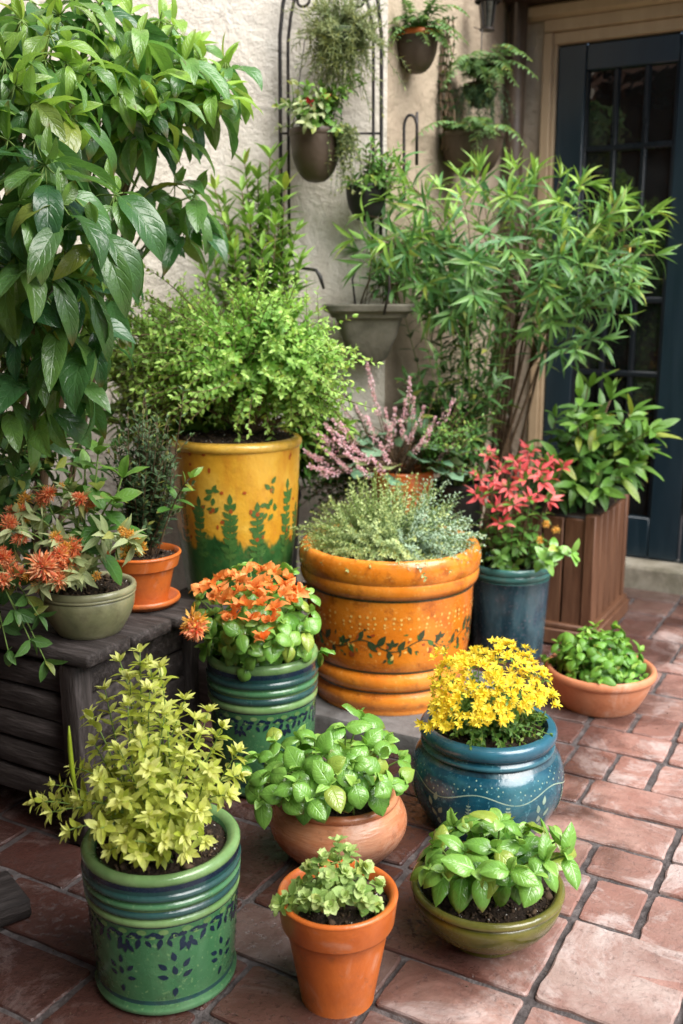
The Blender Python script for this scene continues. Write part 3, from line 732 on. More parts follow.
c = np.array([-.287, 1.45, 0]); t = potted('chartreuse shrub in a banded green pot with navy sprigs, closest to the camera at lower left', c)
t['label'] = 'chartreuse leafed shrub in a banded green glazed pot with navy sprigs'
r, h = .126, .254
green_pot(c, r, h, t); soil(c, r*.84, h*.90, t)
F = Fol(); S = MB(); top = c+Z3*h*.92
tips = [(140, 652, 1.40), (120, 662, 1.44), (160, 668, 1.38), (105, 690, 1.45), (150, 690, 1.36), (185, 700, 1.42), (208, 712, 1.46), (222, 728, 1.42), (128, 705, 1.36), (165, 715, 1.34), (200, 735, 1.38), (238, 752, 1.42), (240, 775, 1.38), (228, 795, 1.33),
        (95, 745, 1.45), (75, 768, 1.42), (55, 785, 1.40), (35, 802, 1.38), (52, 812, 1.34), (80, 800, 1.33), (70, 830, 1.30), (100, 780, 1.31), (120, 750, 1.32), (140, 740, 1.31), (185, 755, 1.31), (210, 770, 1.30), (150, 770, 1.28), (120, 800, 1.27), (100, 828, 1.27),
        (175, 790, 1.27), (200, 810, 1.28), (150, 815, 1.26), (125, 842, 1.26), (165, 840, 1.27), (185, 835, 1.27), (90, 715, 1.5), (180, 735, 1.5), (145, 720, 1.5), (215, 750, 1.52), (112, 770, 1.5), (170, 770, 1.40), (140, 790, 1.38), (205, 790, 1.38), (95, 800, 1.40), (110, 850, 1.29), (140, 855, 1.27), (185, 852, 1.28), (205, 840, 1.30), (130, 825, 1.32), (160, 820, 1.34), (180, 812, 1.38), (110, 815, 1.35), (60, 798, 1.44), (48, 800, 1.42), (90, 770, 1.46), (195, 720, 1.44), (150, 665, 1.41), (130, 680, 1.4)]
for u, v, Y in tips:
    tip = PX(u, v, Y+.045); b = top+np.array([U(-.035, .035)+(tip[0]-c[0])*.2, U(-.03, .03)+(tip[1]-c[1])*.3, 0])
    P = path(b, tip, .55, 9, .03); S.tube(P, np.linspace(.0022, .0009, 9), 5)
    ln = np.linalg.norm(tip-b)
    shoot(F, P, 'ovate', max(3, int(ln/.021)), .22, 2, .030, .024, .42, 75, 40, .5, .04, .2, .06, .6, ymax=.8, jit=.3)
    shoot(F, P, 'ovate', 2, .93, 4, .024, .018, .42, 70, 50, .4, .04, .2, .05, .8, ymax=.9)
    if ln > .1: shoot(F, P, 'ovate', max(2, int(ln/.05)), .35, 2, .026, .02, .45, 60, 50, .5, .04, .2, .05, .6, ymax=.5, tip=False)
F.build('foliage', M['lime'], t); S.build('stem', M['stemg'], t)
S = MB(); S.tube(bez(PX(78, 800, 1.40), PX(70, 770, 1.41), PX(69, 726, 1.40), 8), [.002, .0025, .003, .0036, .0038, .0036, .003, .001], 7); S.build('flower_spike', M['lime'], t)

# ---- 2 pale herb in the small terracotta pot ---------------------------------------------------
c = np.array([-.006, 1.39, 0]); t = potted('small pale green herb in a plain orange terracotta pot', c)
h = .188; pr = base_close(.058, 0)+[(.058, 0, 0)]+cyl(.058, .004, .0805, h*.70, 0, 5)+[(.0815, h*.705, 0), (.087, h*.71, 0), (.0885, h*.725, 0), (.0935, h*.95, 0)]+rimcurve(.094, h*.975, .012, h*.05, 0, 6)+inside(.081, h*.97, h*.14, 0)
mb = MB(); mb.lathe(pr, c, 80); mb.build('pot', M['terra'], t, sharp=55); soil(c, .082, h*.86, t, 80)
F = Fol(); S = MB(); top = c+Z3*h*.87
tips = [(338, 842, 1.36), (322, 858, 1.35), (350, 852, 1.38), (365, 868, 1.36), (378, 885, 1.36), (376, 905, 1.33), (345, 895, 1.31), (328, 875, 1.32), (310, 868, 1.38), (300, 885, 1.36), (288, 895, 1.33), (279, 905, 1.32), (330, 905, 1.29), (318, 900, 1.30), (360, 890, 1.31), (345, 872, 1.35), (335, 860, 1.40), (355, 875, 1.4), (368, 900, 1.30), (305, 898, 1.32), (322, 890, 1.36)]
for u, v, Y in tips:
    tip = PX(u, v, Y+.02); b = top+np.array([U(-.03, .03)+(tip[0]-c[0])*.3, U(-.03, .03)+(tip[1]-c[1])*.3, 0]); P = path(b, tip, .5, 7, .04)
    S.tube(P, np.linspace(.0016, .0008, 7), 5); ln = np.linalg.norm(tip-b)
    shoot(F, P, 'ovate', max(2, int(ln/.016)), .3, 2, .019, .017, .78, 75, 45, .5, .1, .1, .1, .8, ymax=.8)
    shoot(F, P, 'ovate', 2, .92, 4, .02, .015, .8, 75, 40, .4, .1, .1, .12, .9, ymax=1.)
F.build('foliage', M['oreg'], t); S.build('stem', M['stemg'], t)

# ---- basil plants -------------------------------------------------------------------------------
def basil(t, top, tips, L, mat, spread=.03, nodes=2, wr=.62, t0=.55, fl=None):
    F = Fol(); S = MB()
    for tip in tips:
        d = tip-top; b = top+np.array([d[0]*.35+U(-spread, spread), d[1]*.35+U(-spread, spread), 0]); P = path(b, tip, .5, 8, .04)
        S.tube(P, np.linspace(.0024, .0016, 8), 6)
        shoot(F, P, 'basil', nodes, t0, 2, L*1.05, L*.85, wr, 82, 58, 1., .24, -.42, .04, .9, ymax=.35, tip=False, jit=.22)
        T = nrm(P[-1]-P[-2])
        for k in range(2): F.leaf('basil', P[-1], nrm(T*.7+rv(.6)+Z3*.4), nrm(T*.2+Z3+rv(.5)), L*.5*U(.7, 1.2), L*.3, .6, .2, .2, 0, None, .9)
    F.build('foliage', mat, t); S.build('stem', M['stemg'], t)
c = np.array([.249, 1.54, 0]); t = potted('broad leaved basil in a shallow olive green glazed bowl', c)
r, h = .131, .112
pr = base_close(.062, 0)+[(.062, 0, 0), (.066, .004, 0)]+[(.131*math.sin(a)**.75*.985+.0, .006+h*.86*(1-math.cos(a)), 0) for a in np.linspace(.42, 1.42, 9)]+rimcurve(r, h*.955, .016, h*.13, 0, 7)+inside(r-.016, h*.95, h*.2, 0)
mb = MB(); mb.lathe(pr, c, 88); mb.build('pot', M['olive'], t, sharp=60); soil(c, r*.85, h*.80, t, 150)
tips = [PX(*q) for q in [(500, 822, 1.50), (470, 830, 1.55), (530, 828, 1.53), (555, 842, 1.48), (566, 856, 1.44), (545, 862, 1.42), (520, 845, 1.45), (495, 850, 1.44), (465, 852, 1.46), (440, 848, 1.50), (428, 868, 1.47), (445, 872, 1.43), (475, 870, 1.41), (510, 870, 1.39), (535, 876, 1.40), (455, 838, 1.6), (515, 832, 1.6), (545, 850, 1.58), (487, 838, 1.62), (435, 858, 1.58)]]
basil(t, c+Z3*h*.82, tips+dome_tips(c+np.array([0, .03, h*.95]), .10, .09, .09, 12, .25, .3), .064, M['basil'], .02, 2, .62)

c = np.array([-.006, 1.81, 0]); t = potted('bushy basil in a round glossy terracotta pot', c)
h = .145
pr = base_close(.085, 0)+[(.085, 0, 0)]+[(.088+.047*math.sin(a), .003+(h*.8)*i/12, 0) for i, a in enumerate(np.linspace(.05, 2.55, 13))]+[(.109, h*.85, 0)]+rimcurve(.119, h*.93, .02, h*.13, 0, 7)+inside(.1, h*.92, h*.14, 0)
mb = MB(); mb.lathe(pr, c, 88, .008); mb.build('pot', M['terra3'], t, sharp=60); soil(c, .1, h*.85, t, 60)
tips = [PX(*q) for q in [(360, 718, 1.80), (345, 728, 1.72), (330, 735, 1.76), (300, 740, 1.80), (275, 742, 1.78), (258, 758, 1.74), (250, 780, 1.72), (262, 800, 1.66), (285, 795, 1.63), (300, 770, 1.66), (320, 755, 1.66), (345, 755, 1.68), (365, 745, 1.72), (385, 742, 1.78), (402, 760, 1.78), (400, 778, 1.70), (378, 775, 1.66), (355, 785, 1.62), (330, 785, 1.61), (310, 800, 1.60), (340, 745, 1.9), (305, 752, 1.92), (370, 750, 1.9), (275, 762, 1.88), (285, 765, 1.70), (325, 770, 1.63), (352, 765, 1.64), (380, 758, 1.68), (270, 775, 1.67), (315, 742, 1.72), (338, 770, 1.64), (298, 785, 1.62), (390, 785, 1.66)]]
basil(t, c+Z3*h*.87, tips, .058, M['basil'], .03, wr=.76)

c = np.array([.70, 2.555, 0]); t = potted('compact basil in a low dusty terracotta bowl on the open paving', c)
r, h = .147, .118
pr = base_close(.1, 0)+[(.1, 0, 0)]+[(.103+.035*math.sin(a), .004+h*.78*i/8, 0) for i, a in enumerate(np.linspace(0, 1.5, 9))]+rimcurve(r, h*.93, .017, h*.22, 0, 7)+inside(r-.017, h*.92, h*.25, 0)
mb = MB(); mb.lathe(pr, c, 80); mb.build('pot', M['terra2'], t, sharp=60); soil(c, r*.86, h*.74, t, 50)
tips = dome_tips(c+np.array([-.015, -.01, h*.8]), .128, .12, .13, 62, -.08, .35)
basil(t, c+Z3*h*.76, tips, .046, M['basil2'], .03, 3, .66, .35)

# ---- 5 yellow flowers in the blue jar -----------------------------------------------------------
c = np.array([.308, 1.96, 0]); t = potted('bright yellow blooms in a round teal blue jar with pale fern motifs', c)
h = .24; B = 0; q = 1.05
body = [(.122+.034*math.sin(a), .004+.132*q*i/14, 0) for i, a in enumerate(np.linspace(.0, 2.35, 15))]
pr = base_close(.12, 0)+[(.12, 0, 0)]+body+[(.138, .145*q, 2), (.132, .151*q, 2)]+roll(.130, .160*q, .006, .014, 0)+[(.129, .169*q, 0)]+roll(.130, .177*q, .005, .012, 2)+[(.128, .185*q, 0)]+rimcurve(.139, .2*q, .019, .028, 1, 7)+[(.12, .2*q, 1), (.116, .175*q, 1), (.001, .172*q, 0)]
mb = MB(); mb.lathe(pr, c, 96, .005)
bp = [(q[0], q[1], 0) for q in body]+[(.138, .145*q, 0)]
for i in range(44):
    th = 2*math.pi*i/44; wz = .113+.010*math.sin(th*6)
    stamp(mb, bp, th, wz+.010, ell(.0019, .0019, 7), 3, c=c); stamp(mb, bp, th+.06, wz+.018, ell(.0016, .0016, 7), 3, c=c)
    if i % 2: stamp(mb, bp, th, wz+.025, ell(.0014, .0014, 7), 3, c=c)
strip(mb, bp, [(2*math.pi*i/120, .112+.010*math.sin(2*math.pi*i/120*6)) for i in range(121)], .0022, 3, c)
for i in range(13):
    th = 2*math.pi*i/13; f = i % 3
    if f < 2:
        H0 = .042; Hh = .062
        for k in range(8):
            z = H0+Hh*k/8; L = .015*(1-k/11)
            for sgn in (-1, 1): stamp(mb, bp, th, z, drop(L, .0034+.001*f), 3, c=c, rot=R(sgn*-52))
        stamp(mb, bp, th, H0, drop(Hh+.012, .0022), 3, c=c)
    else:
        for (dx, z, a) in ((0, .05, 20), (.06, .062, -30), (-.05, .075, 10), (.02, .09, -10), (.0, .03, -15)): stamp(mb, bp, th+dx, z, drop(.02, .0095), 3, c=c, rot=R(a))
mb.v = [tuple(c+(np.array(w)-c)*np.array([1.04, 1.04, 1.])) for w in mb.v]; mb.build('pot', [M['blue'], M['bluelt'], M['slateblue'], M['palepaint']], t, sharp=60); soil(c, .115, .18*q, t, 40)
F = Fol(); S = MB(); top = c+Z3*.19
ftips = [PX(*q) for q in [(512, 655, 1.93), (500, 662, 1.88), (480, 660, 1.92), (465, 668, 1.90), (450, 672, 1.88), (440, 690, 1.85), (455, 690, 1.82), (475, 678, 1.82), (495, 680, 1.82), (515, 672, 1.86), (530, 668, 1.92), (535, 682, 1.88), (548, 690, 1.88), (553, 703, 1.85), (538, 700, 1.82), (520, 692, 1.80), (500, 698, 1.79), (480, 700, 1.79), (462, 706, 1.79), (445, 716, 1.79), (436, 732, 1.78), (455, 722, 1.77), (482, 718, 1.77), (500, 722, 1.765), (510, 712, 1.77), (530, 715, 1.79), (490, 670, 1.96), (520, 662, 2.0), (470, 672, 1.99), (545, 684, 1.97)]]
ftips = [q+np.array([.004, .05, 0]) for q in ftips]
for tip in ftips:
    d = tip-top; b = top+np.array([d[0]*.3+U(-.03, .03), d[1]*.3+U(-.03, .03), 0]); P = path(b, tip, .5, 7, .04); S.tube(P, np.linspace(.0016, .0009, 7), 5)
    shoot(F, P, 'small', 9, .2, 2, .017, .012, .5, 70, 50, .4, .05, .1, .05, .7, ymax=.3)
for tip in dome_tips(top+Z3*.0, .132, .132, .10, 95, -.12, .25):
    P = path(top+np.array([U(-.05, .05), U(-.05, .05), 0]), tip, .6, 6, .05); S.tube(P, np.linspace(.0014, .0008, 6), 5)
    shoot(F, P, 'small', 9, .3, 2, .016, .012, .55, 70, 50, .4, .05, .1, .08, .7, ymax=.4)
F.build('foliage', M['mid'], t); S.build('stem', M['stemg'], t)
protos = []
for v in range(4):
    f = Fol()
    for k in range(39):
        hd = k // 13; ho = np.array([(0, 0, .002), (.011, .004, -.002), (-.006, .010, -.001)][hd])*(1+.15*v)
        a = k*2.4; el_ = U(.15, 1.0); d = np.array([math.cos(a)*math.cos(el_), math.sin(a)*math.cos(el_), math.sin(el_)])
        f.leaf('petal', ho+d*.001, d, nrm(Z3-d*d[2]+rv(.2)), U(.006, .0115), U(.0026, .0042), U(-.2, .6), .05, .2, .05, None, random.random()*.4)
    protos.append(f.mesh('flower', M['yflow']))
def up_quat(d, spin=0.):
    q = Vector((0, 0, 1)).rotation_difference(Vector([float(x) for x in d])); return q @ Matrix.Rotation(spin, 4, 'Z').to_quaternion()
org = np.array(t.location); nf = 0
for i, tip in enumerate(ftips):
    for k in range(4 if i % 3 else 3):
        if nf >= 100: break
        p = tip+rv(.009)*np.array([1.15, 1, .8]); out = nrm((p-top)*np.array([1, 1, .9])+Z3*.03+rv(.02))
        place('flower', random.choice(protos), t, p-org, up_quat(out, U(0, 6)), U(1.0, 1.5)); nf += 1

# ---- 6 second green pot with orange flowers -----------------------------------------------------
c = np.array([-.178, 2.13, 0]); t = potted('orange flowers among round green leaves in a taller green banded pot', c)
r, h = .126, .325
green_pot(c, r, h, t); soil(c, r*.84, h*.91, t, 30)
top = c+Z3*h*.93
tips = [PX(*q) for q in [(215, 585, 2.18), (232, 575, 2.24), (250, 568, 2.22), (270, 572, 2.25), (290, 575, 2.2), (308, 595, 2.14), (310, 612, 2.08), (305, 632, 2.04), (290, 645, 2.0), (268, 648, 1.98), (248, 646, 1.98), (228, 645, 2.0), (212, 638, 2.04), (205, 618, 2.06), (200, 600, 2.12), (235, 620, 2.0), (258, 622, 1.98), (282, 622, 2.0), (245, 598, 2.05), (270, 598, 2.05), (225, 600, 2.06), (292, 605, 2.06), (258, 582, 2.14), (240, 634, 1.97), (275, 636, 1.97)]]
basil(t, top, tips+dome_tips(top, .14, .13, .11, 16, -.05, .2), .052, M['basil'], .03, 3, .76, .45)
protos = []
for v in range(4):
    f = Fol()
    for k in range(7+v % 3):
        a = k*2.4+v; el_ = U(.3, 1.35); d = np.array([math.cos(a)*math.cos(el_), math.sin(a)*math.cos(el_), math.sin(el_)])
        f.leaf('ovate', d*.002, d, nrm(Z3*.6+rv(.7)), U(.014, .032), U(.010, .018), U(-.5, 1.5), .2, .3, .14, None, random.random()*.6)
    protos.append(f.mesh('flower', M['oflow']))
org = np.array(t.location)
for u, v, Y in [(212, 588, 2.1), (222, 580, 2.14), (235, 578, 2.12), (248, 574, 2.14), (262, 572, 2.16), (275, 575, 2.14), (288, 580, 2.1), (240, 592, 2.04), (255, 590, 2.03), (270, 590, 2.03), (283, 596, 2.02), (228, 602, 2.03), (245, 606, 1.99), (262, 606, 1.98), (276, 610, 1.98), (232, 618, 1.98), (292, 602, 2.04), (270, 622, 1.96), (262, 640, 1.95), (215, 600, 2.06), (252, 620, 1.96), (205, 592, 2.08), (298, 592, 2.06), (243, 584, 2.08), (266, 582, 2.1), (220, 592, 2.06), (258, 598, 2.0), (236, 610, 1.99), (284, 588, 2.06)]:
    p = PX(u, v, Y); place('flower', random.choice(protos), t, p-org, up_quat(nrm(Z3+(p-top)*2+rv(.25)), U(0, 6)), U(1.0, 1.5))

# flame coloured floret clusters (used on two plants)
def cluster(mat, n, R0, mats2=None):
    f = Fol()
    for k in range(n):
        d = nrm(rv()*np.array([1.2, .8, 1.])+Z3*.45); s = U(.2, 1.35)
        f.leaf('petal', d*R0*.45*s, d, nrm(rv()), R0*U(.35, .7), R0*U(.09, .18), U(-.6, .9), .2, .4, 0, random.random(), random.random()**1.5)
    return f.mesh('flower_cluster', mat)
CL = [cluster(M['mflow'], 170, .044) for _ in range(3)]; CA = [cluster(M['amber'], 120, .036), cluster(M['amber'], 120, .034)]
tt = t; p = PX(195, 622, 1.98)
S = MB(); S.tube(bez(top+np.array([-.06, -.05, 0]), top+np.array([-.13, -.08, .05]), p, 7), .0018, 5); S.build('side_stem', M['stemg'], tt)
place('flower_cluster', CA[0], tt, p-org, up_quat(nrm(np.array([-.5, -.6, .4]))), .95); place('flower_cluster', CL[0], tt, p-org+np.array([.003, -.01, -.012]), up_quat(nrm(np.array([-.3, -.8, .1]))), .7)

# ---- 7 big orange pot with silver herbs ---------------------------------------------------------
c = np.array([.127, 2.55, .05]); t = potted('silvery fine leaved herb mound in a wide orange glazed pot with vine motif', c)
r, h = .240, .424; rb = .196
def bw(z): return rb+(.222-rb)*min(1, max(0, (z-.04)/.26))+.006*math.sin(math.pi*min(1, max(0, z/.3)))
pr = base_close(rb, 0)+[(rb, 0, 0), (rb+.004, .01, 0)]+roll(rb+.003, .034, .008, .04, 0)+[(rb+.003, .056, 1), (rb+.003, .061, 0)]+roll(rb+.008, .085, .008, .042, 0)+[(rb+.008, .108, 1), (rb+.009, .114, 0)]
pr += [(bw(z), z, 0) for z in np.linspace(.12, .285, 8)]+[(bw(.29), .290, 1), (bw(.29), .296, 0)]+roll(.225, .322, .011, .046, 0, 7)+[(.226, .347, 0), (.226, .352, 0)]
pr += rimcurve(r, .392, .030, .066, 0, 9)+inside(.210, .392, .035, 0)
mb = MB(); mb.lathe(pr, c, 112, .004)
bp = [(bw(z)+.0003, z, 0) for z in np.linspace(.11, .29, 14)]
for i in range(64):
    th = 2*math.pi*i/64+U(-.015, .015)
    for zz, s in ((.252, 1), (.238, .9), (.226, .7)):
        if random.random() < .85: stamp(mb, bp, th+U(-.012, .012), zz+U(-.003, .003), ell(.0036*s, .0036*s, 7), 2, c=c)
strip(mb, bp, [(2*math.pi*i/160, .182+.013*math.sin(2*math.pi*i/160*9)) for i in range(161)], .0026, 4, c, .0006)
for i in range(54):
    th = 2*math.pi*i/54; z = .182+.013*math.sin(th*9); sg = 1 if i % 2 else -1; sz = U(.75, 1.2)
    stamp(mb, bp, th, z, drop(.031*sz, .015*sz), 3 if random.random() < .35 else 4, c=c, rot=R(-90+sg*U(40, 80)))
    if i % 4 == 0: stamp(mb, bp, th+.03, z+sg*.026, ell(.008, .0075, 9), 5 if i % 8 else 3, c=c)
    if i % 3 == 0: stamp(mb, bp, th+.02, z-sg*.018, ell(.004, .004, 8), 2, c=c)
    for q in range(3): stamp(mb, bp, th+U(-.05, .05), z+U(-.03, .03), drop(U(.008, .016), U(.004, .007)), random.choice([3, 4, 4, 5, 2]), c=c, rot=U(0, 6.28))
    if i % 5 == 0:
        for a in (-60, 0, 60, 120): stamp(mb, bp, th+.05, z+.012, drop(.019, .0095), 4, c=c, rot=R(a))
mb.v = [tuple(c+(np.array(w)-c)*np.array([1., 1., 1.045])) for w in mb.v]
mb.build('pot', [M['orange'], M['linedk'], M['orangelt'], M['leafpaint'], M['darkpaint'], M['redpaint']], t, sharp=60); soil(c, .208, .38, t, 60)
F = Fol(); S = MB(); top = c+Z3*.382
spill = [top+np.array([math.cos(a)*q, math.sin(a)*q, U(.0, .06)]) for a, q in [(U(0, 6.28), U(.19, .25)) for _ in range(150)]]
for tip in dome_tips(top, .238, .225, .205, 470, -.03, .45)+spill:
    b = top+np.array([(tip[0]-top[0])*.45+U(-.03, .03), (tip[1]-top[1])*.45+U(-.03, .03), 0]); P = path(b, tip+rv(.012), .5, 6, .06); S.tube(P, np.linspace(.0012, .0006, 6), 4, cap=False)
    gy = 1 if (tip[0]-top[0])*.8+U(-.08, .08) > .07 else 0
    shoot(F, P, 'small', 13, .25, 2, .014, .010, .45, 70, 45, .3, .05, .1, .0, .6, ymax=.7, mi=gy)
F.build('foliage', [M['thyme'], M['grey']], t); S.build('stem', M['stemg'], t)

# ---- 8 tall yellow pot with a rounded shrub -----------------------------------------------------
def m_yellowpot():
    m, nt, out = newmat('yellow glaze over green'); N = NT(nt); c = coords(N); cs = coords(N, (1, 1, .3))
    z = N.n('ShaderNodeSeparateXYZ', {'Vector': c}).outputs['Z']
    ye = N.ramp(N.noise(c, 7, 6, .62, .5), [(.3, (.50, .24, .015)), (.5, (.66, .35, .03)), (.7, (.74, .46, .07))])
    ye = N.mix(N.math('MULTIPLY', N.ramp(N.noise(cs, 12, 6, .7), [(.48, 0.), (.66, 1.)]), .6), ye, (.46, .14, .012))
    gr = N.ramp(N.noise(c, 14, 6, .7), [(.3, (.012, .05, .012)), (.55, (.035, .12, .03)), (.75, (.09, .19, .045))])
    edge = N.math('ADD', z, N.math('MULTIPLY', N.math('SUBTRACT', N.noise(cs, 13, 5, .65), .5), .22))
    f = N.ramp(edge, [(.165, 1.), (.180, 0.)])
    f2 = N.ramp(N.math('ADD', N.noise(c, 16, 5, .7), N.math('MULTIPLY', z, -.5)), [(.52, 0.), (.56, 1.)])
    col = N.mix(f, ye, gr)
    g = N.noise(c, 30, 5, .7); col = N.mix(N.math('MULTIPLY', N.ramp(g, [(.55, 0.), (.72, 1.)]), .35), col, (.22, .09, .02))
    h = N.math('ADD', N.noise(c, 26, 3), N.math('MULTIPLY', N.noise(c, 130, 2), .25))
    princ(N, out, col, N.math('ADD', .2, N.math('MULTIPLY', g, .2)), N.bump(h, .18, .012), .5, 0, .2); return m
M['yellowpot'] = m_yellowpot()
c = YP.copy(); t = potted('rounded small leaved shrub in a tall yellow glazed pot with green foliage motifs', c)
r, h = .176, .435; rb = .138
bod = cyl(rb, .012, r*.965, h*.94, 0, 10, .006)
pr = base_close(rb, 0)+[(rb, 0, 0)]+bod+rimcurve(r, h*.972, .02, h*.056, 3, 7)+inside(r-.02, h*.985, .02, 0)
mb = MB(); mb.lathe(pr, c, 96)
bp = [(q[0], q[1], 0) for q in bod]
for i in range(13):
    th = 2*math.pi*i/13+.35+U(-.1, .1); top_ = U(.20, .31); z = .10; tilt = U(-.05, .05)
    strip(mb, bp, [(th+tilt*((zz-.1)/.2), zz) for zz in np.linspace(z, top_, 6)], .006, 1, c, .0007)
    zz = z+.03
    while zz < top_:
        for sg in (-1, 1): stamp(mb, bp, th+tilt*((zz-.1)/.2), zz, drop(U(.02, .03), U(.012, .017)), 1, c=c, rot=R(sg*-U(35, 65)))
        zz += U(.015, .021)
    stamp(mb, bp, th+tilt*((top_-.1)/.2), top_, drop(.03, .014), 1, c=c)
    if i % 2 == 0:
        for k in range(9): stamp(mb, bp, th+.22+U(-.09, .09), .27+U(-.035, .05), drop(.022, .012), 1, c=c, rot=U(0, 6.28))
for i in range(64): 
    th = U(0, 6.28); zz = U(.15, .40); stamp(mb, bp, th, zz, ell(.0045*U(.7, 1.3), .0055*U(.7, 1.3), 8), 2, c=c)
M['rimy'] = glaze('amber rim glaze', [(.52, .25, .02), (.66, .36, .04), (.70, .44, .08)], 10, .18)
mb.build('pot', [M['yellowpot'], M['leafpaint'], M['redpaint'], M['rimy']], t, sharp=60); soil(c, r*.875, h*.972, t, 120)
top = c+Z3*h*.95
T = MB(); F = Fol()
tb = top+np.array([.03, 0, 0])
T.tube(bez(tb-Z3*.01, tb+np.array([.01, 0, .05]), tb+np.array([.035, 0, .10]), 7), np.linspace(.016, .010, 7), 9)
for q in ((-.17, -.03, .13), (-.08, .05, .2), (.16, .02, .17), (.08, -.08, .18), (.22, .04, .10), (-.05, -.1, .15), (.02, .1, .22)):
    T.tube(bez(tb+np.array([.004, 0, .02]), tb+np.array([q[0]*.4, q[1]*.4, q[2]*.5]), tb+np.array(q), 8), np.linspace(.0085, .003, 8), 7)
T.build('trunk', M['trunk'], t)
cen = PX(248, 352, 2.60)
tips = dome_tips(PX(276, 366, 2.56), .195, .19, .195, 270, -.9, .55)+dome_tips(PX(168, 366, 2.55), .15, .15, .17, 120, -.9, .5)+[PX(U(122, 215), random.triangular(290, 425, 370), U(2.3, 2.55)) for _ in range(150)]+[PX(U(285, 352), U(345, 420), U(2.36, 2.6)) for _ in range(70)]+dome_tips(PX(238, 330, 2.66), .2, .15, .14, 80, -.2, .3)
S = MB()
for tip in tips:
    b = tb+np.array([.02, 0, .09])+(tip-tb)*U(.45, .65); P = path(b, tip+rv(.032), .12, 6, .1); S.tube(P, np.linspace(.0018, .0007, 6), 4, cap=False)
    shoot(F, P, 'small', 10, .15, 2, .024, .017, .46, 62, 40, .4, .05, .2, .05, .7, ymax=.8, jit=.4)
for q in range(12):        # whippy shoots standing out of the crown
    tip = PX(U(140, 330), U(268, 310), 2.6+U(-.1, .1)); P = path(tip-Z3*.16+rv(.03), tip, .2, 7, .05); S.tube(P, np.linspace(.0018, .0006, 7), 4)
    shoot(F, P, 'small', 12, .1, 2, .022, .015, .42, 60, 40, .4, .05, .15, .05, .7, ymax=.9)
F.build('foliage', M['boxy'], t); S.build('stem', M['stemb'], t)

# ---- 9 sage bowl and terracotta pot on the crate ------------------------------------------------
c = np.array([-.513, 1.946, .413]); t = potted('flame coloured flowers and broad leaves in a sage stoneware bowl on the crate', c)
r, h = .097, .112
pr = base_close(.055, 0)+[(.055, 0, 0)]+[(.06+.033*math.sin(a), .004+h*.66*i/8, 0) for i, a in enumerate(np.linspace(.1, 1.6, 9))]+[(.0925, h*.72, 0)]+roll(.0915, h*.775, .004, h*.08, 0)+[(.092, h*.83, 0)]+rimcurve(r, h*.925, .013, h*.15, 0, 7)+inside(r-.013, h*.91, .02, 0)
mb = MB(); mb.lathe(pr, c, 80); mb.build('pot', M['sage'], t, sharp=60); soil(c, r*.87, h*.84, t, 90)
top = c+Z3*h*.86; F = Fol(); S = MB(); org = np.array(t.location)
S.tube(bez(top, top+Z3*.05, top+np.array([.01, 0, .10]), 6), np.linspace(.009, .006, 6), 7)
for (u, v, Y, n) in [(98, 455, 1.98, 5), (122, 478, 1.92, 3), (85, 470, 2.02, 3), (112, 500, 1.88, 3), (70, 500, 2.0, 2), (125, 545, 1.84, 2)]:
    tip = PX(u, v, Y); P = path(top+np.array([U(-.01, .01), U(-.01, .01), .0]), tip, .5, 9, .03); S.tube(P, np.linspace(.003, .0018, 9), 6)
    shoot(F, P, 'broad', n, .55, 2, .075, .06, .5, 80, 50, .6, .1, .1, .04, .9, ymax=.4)
FL = [(62, 578, 1.82, 1.15, 0), (48, 562, 1.84, .9, 0), (72, 558, 1.84, .9, 0), (45, 498, 1.95, .75, 0), (82, 500, 1.9, .7, 0), (70, 492, 1.96, .6, 1), (12, 530, 1.86, .85, 0), (5, 572, 1.84, .9, 0), (20, 512, 1.92, .7, 0), (58, 540, 1.86, .7, 0), (40, 584, 1.82, .6, 1), (82, 575, 1.82, .65, 1), (133, 545, 1.80, .8, 1), (128, 540, 1.80, .6, 1)]
for i, (u, v, Y, s, k) in enumerate(FL):
    tip = PX(u, v, Y); P = path(top+np.array([U(-.03, .0), U(-.02, .02), 0]), tip, .9, 9, .04); S.tube(P, np.linspace(.0022, .0014, 9), 5)
    shoot(F, P, 'lance', 7, .35, 2, .05, .042, .30, 75, 55, .6, .06, .2, .05, .7, ymax=.3, mi=1)
    for q in range(7):
        d = nrm(rv()+np.array([0, -.3, .0])); F.leaf('lance', tip, d, nrm(Z3+rv(.5)), U(.035, .05), .013, .6, .05, .2, .05, None, .3, 1)
    for q in range(4 if s > .65 else 2):
        o2 = rv(.016)*s*np.array([1.2, .8, 1.1]); place('flower_cluster', random.choice(CA if (k or random.random() < .12) else CL), t, tip-org+o2, up_quat(nrm(np.array([U(-.5, .5), -.6, .6])+rv(.3)), U(0, 6)), s*U(.4, .68))
F.build('foliage', [M['mid'], M['varieg']], t); S.build('stem', M['stemg'], t)

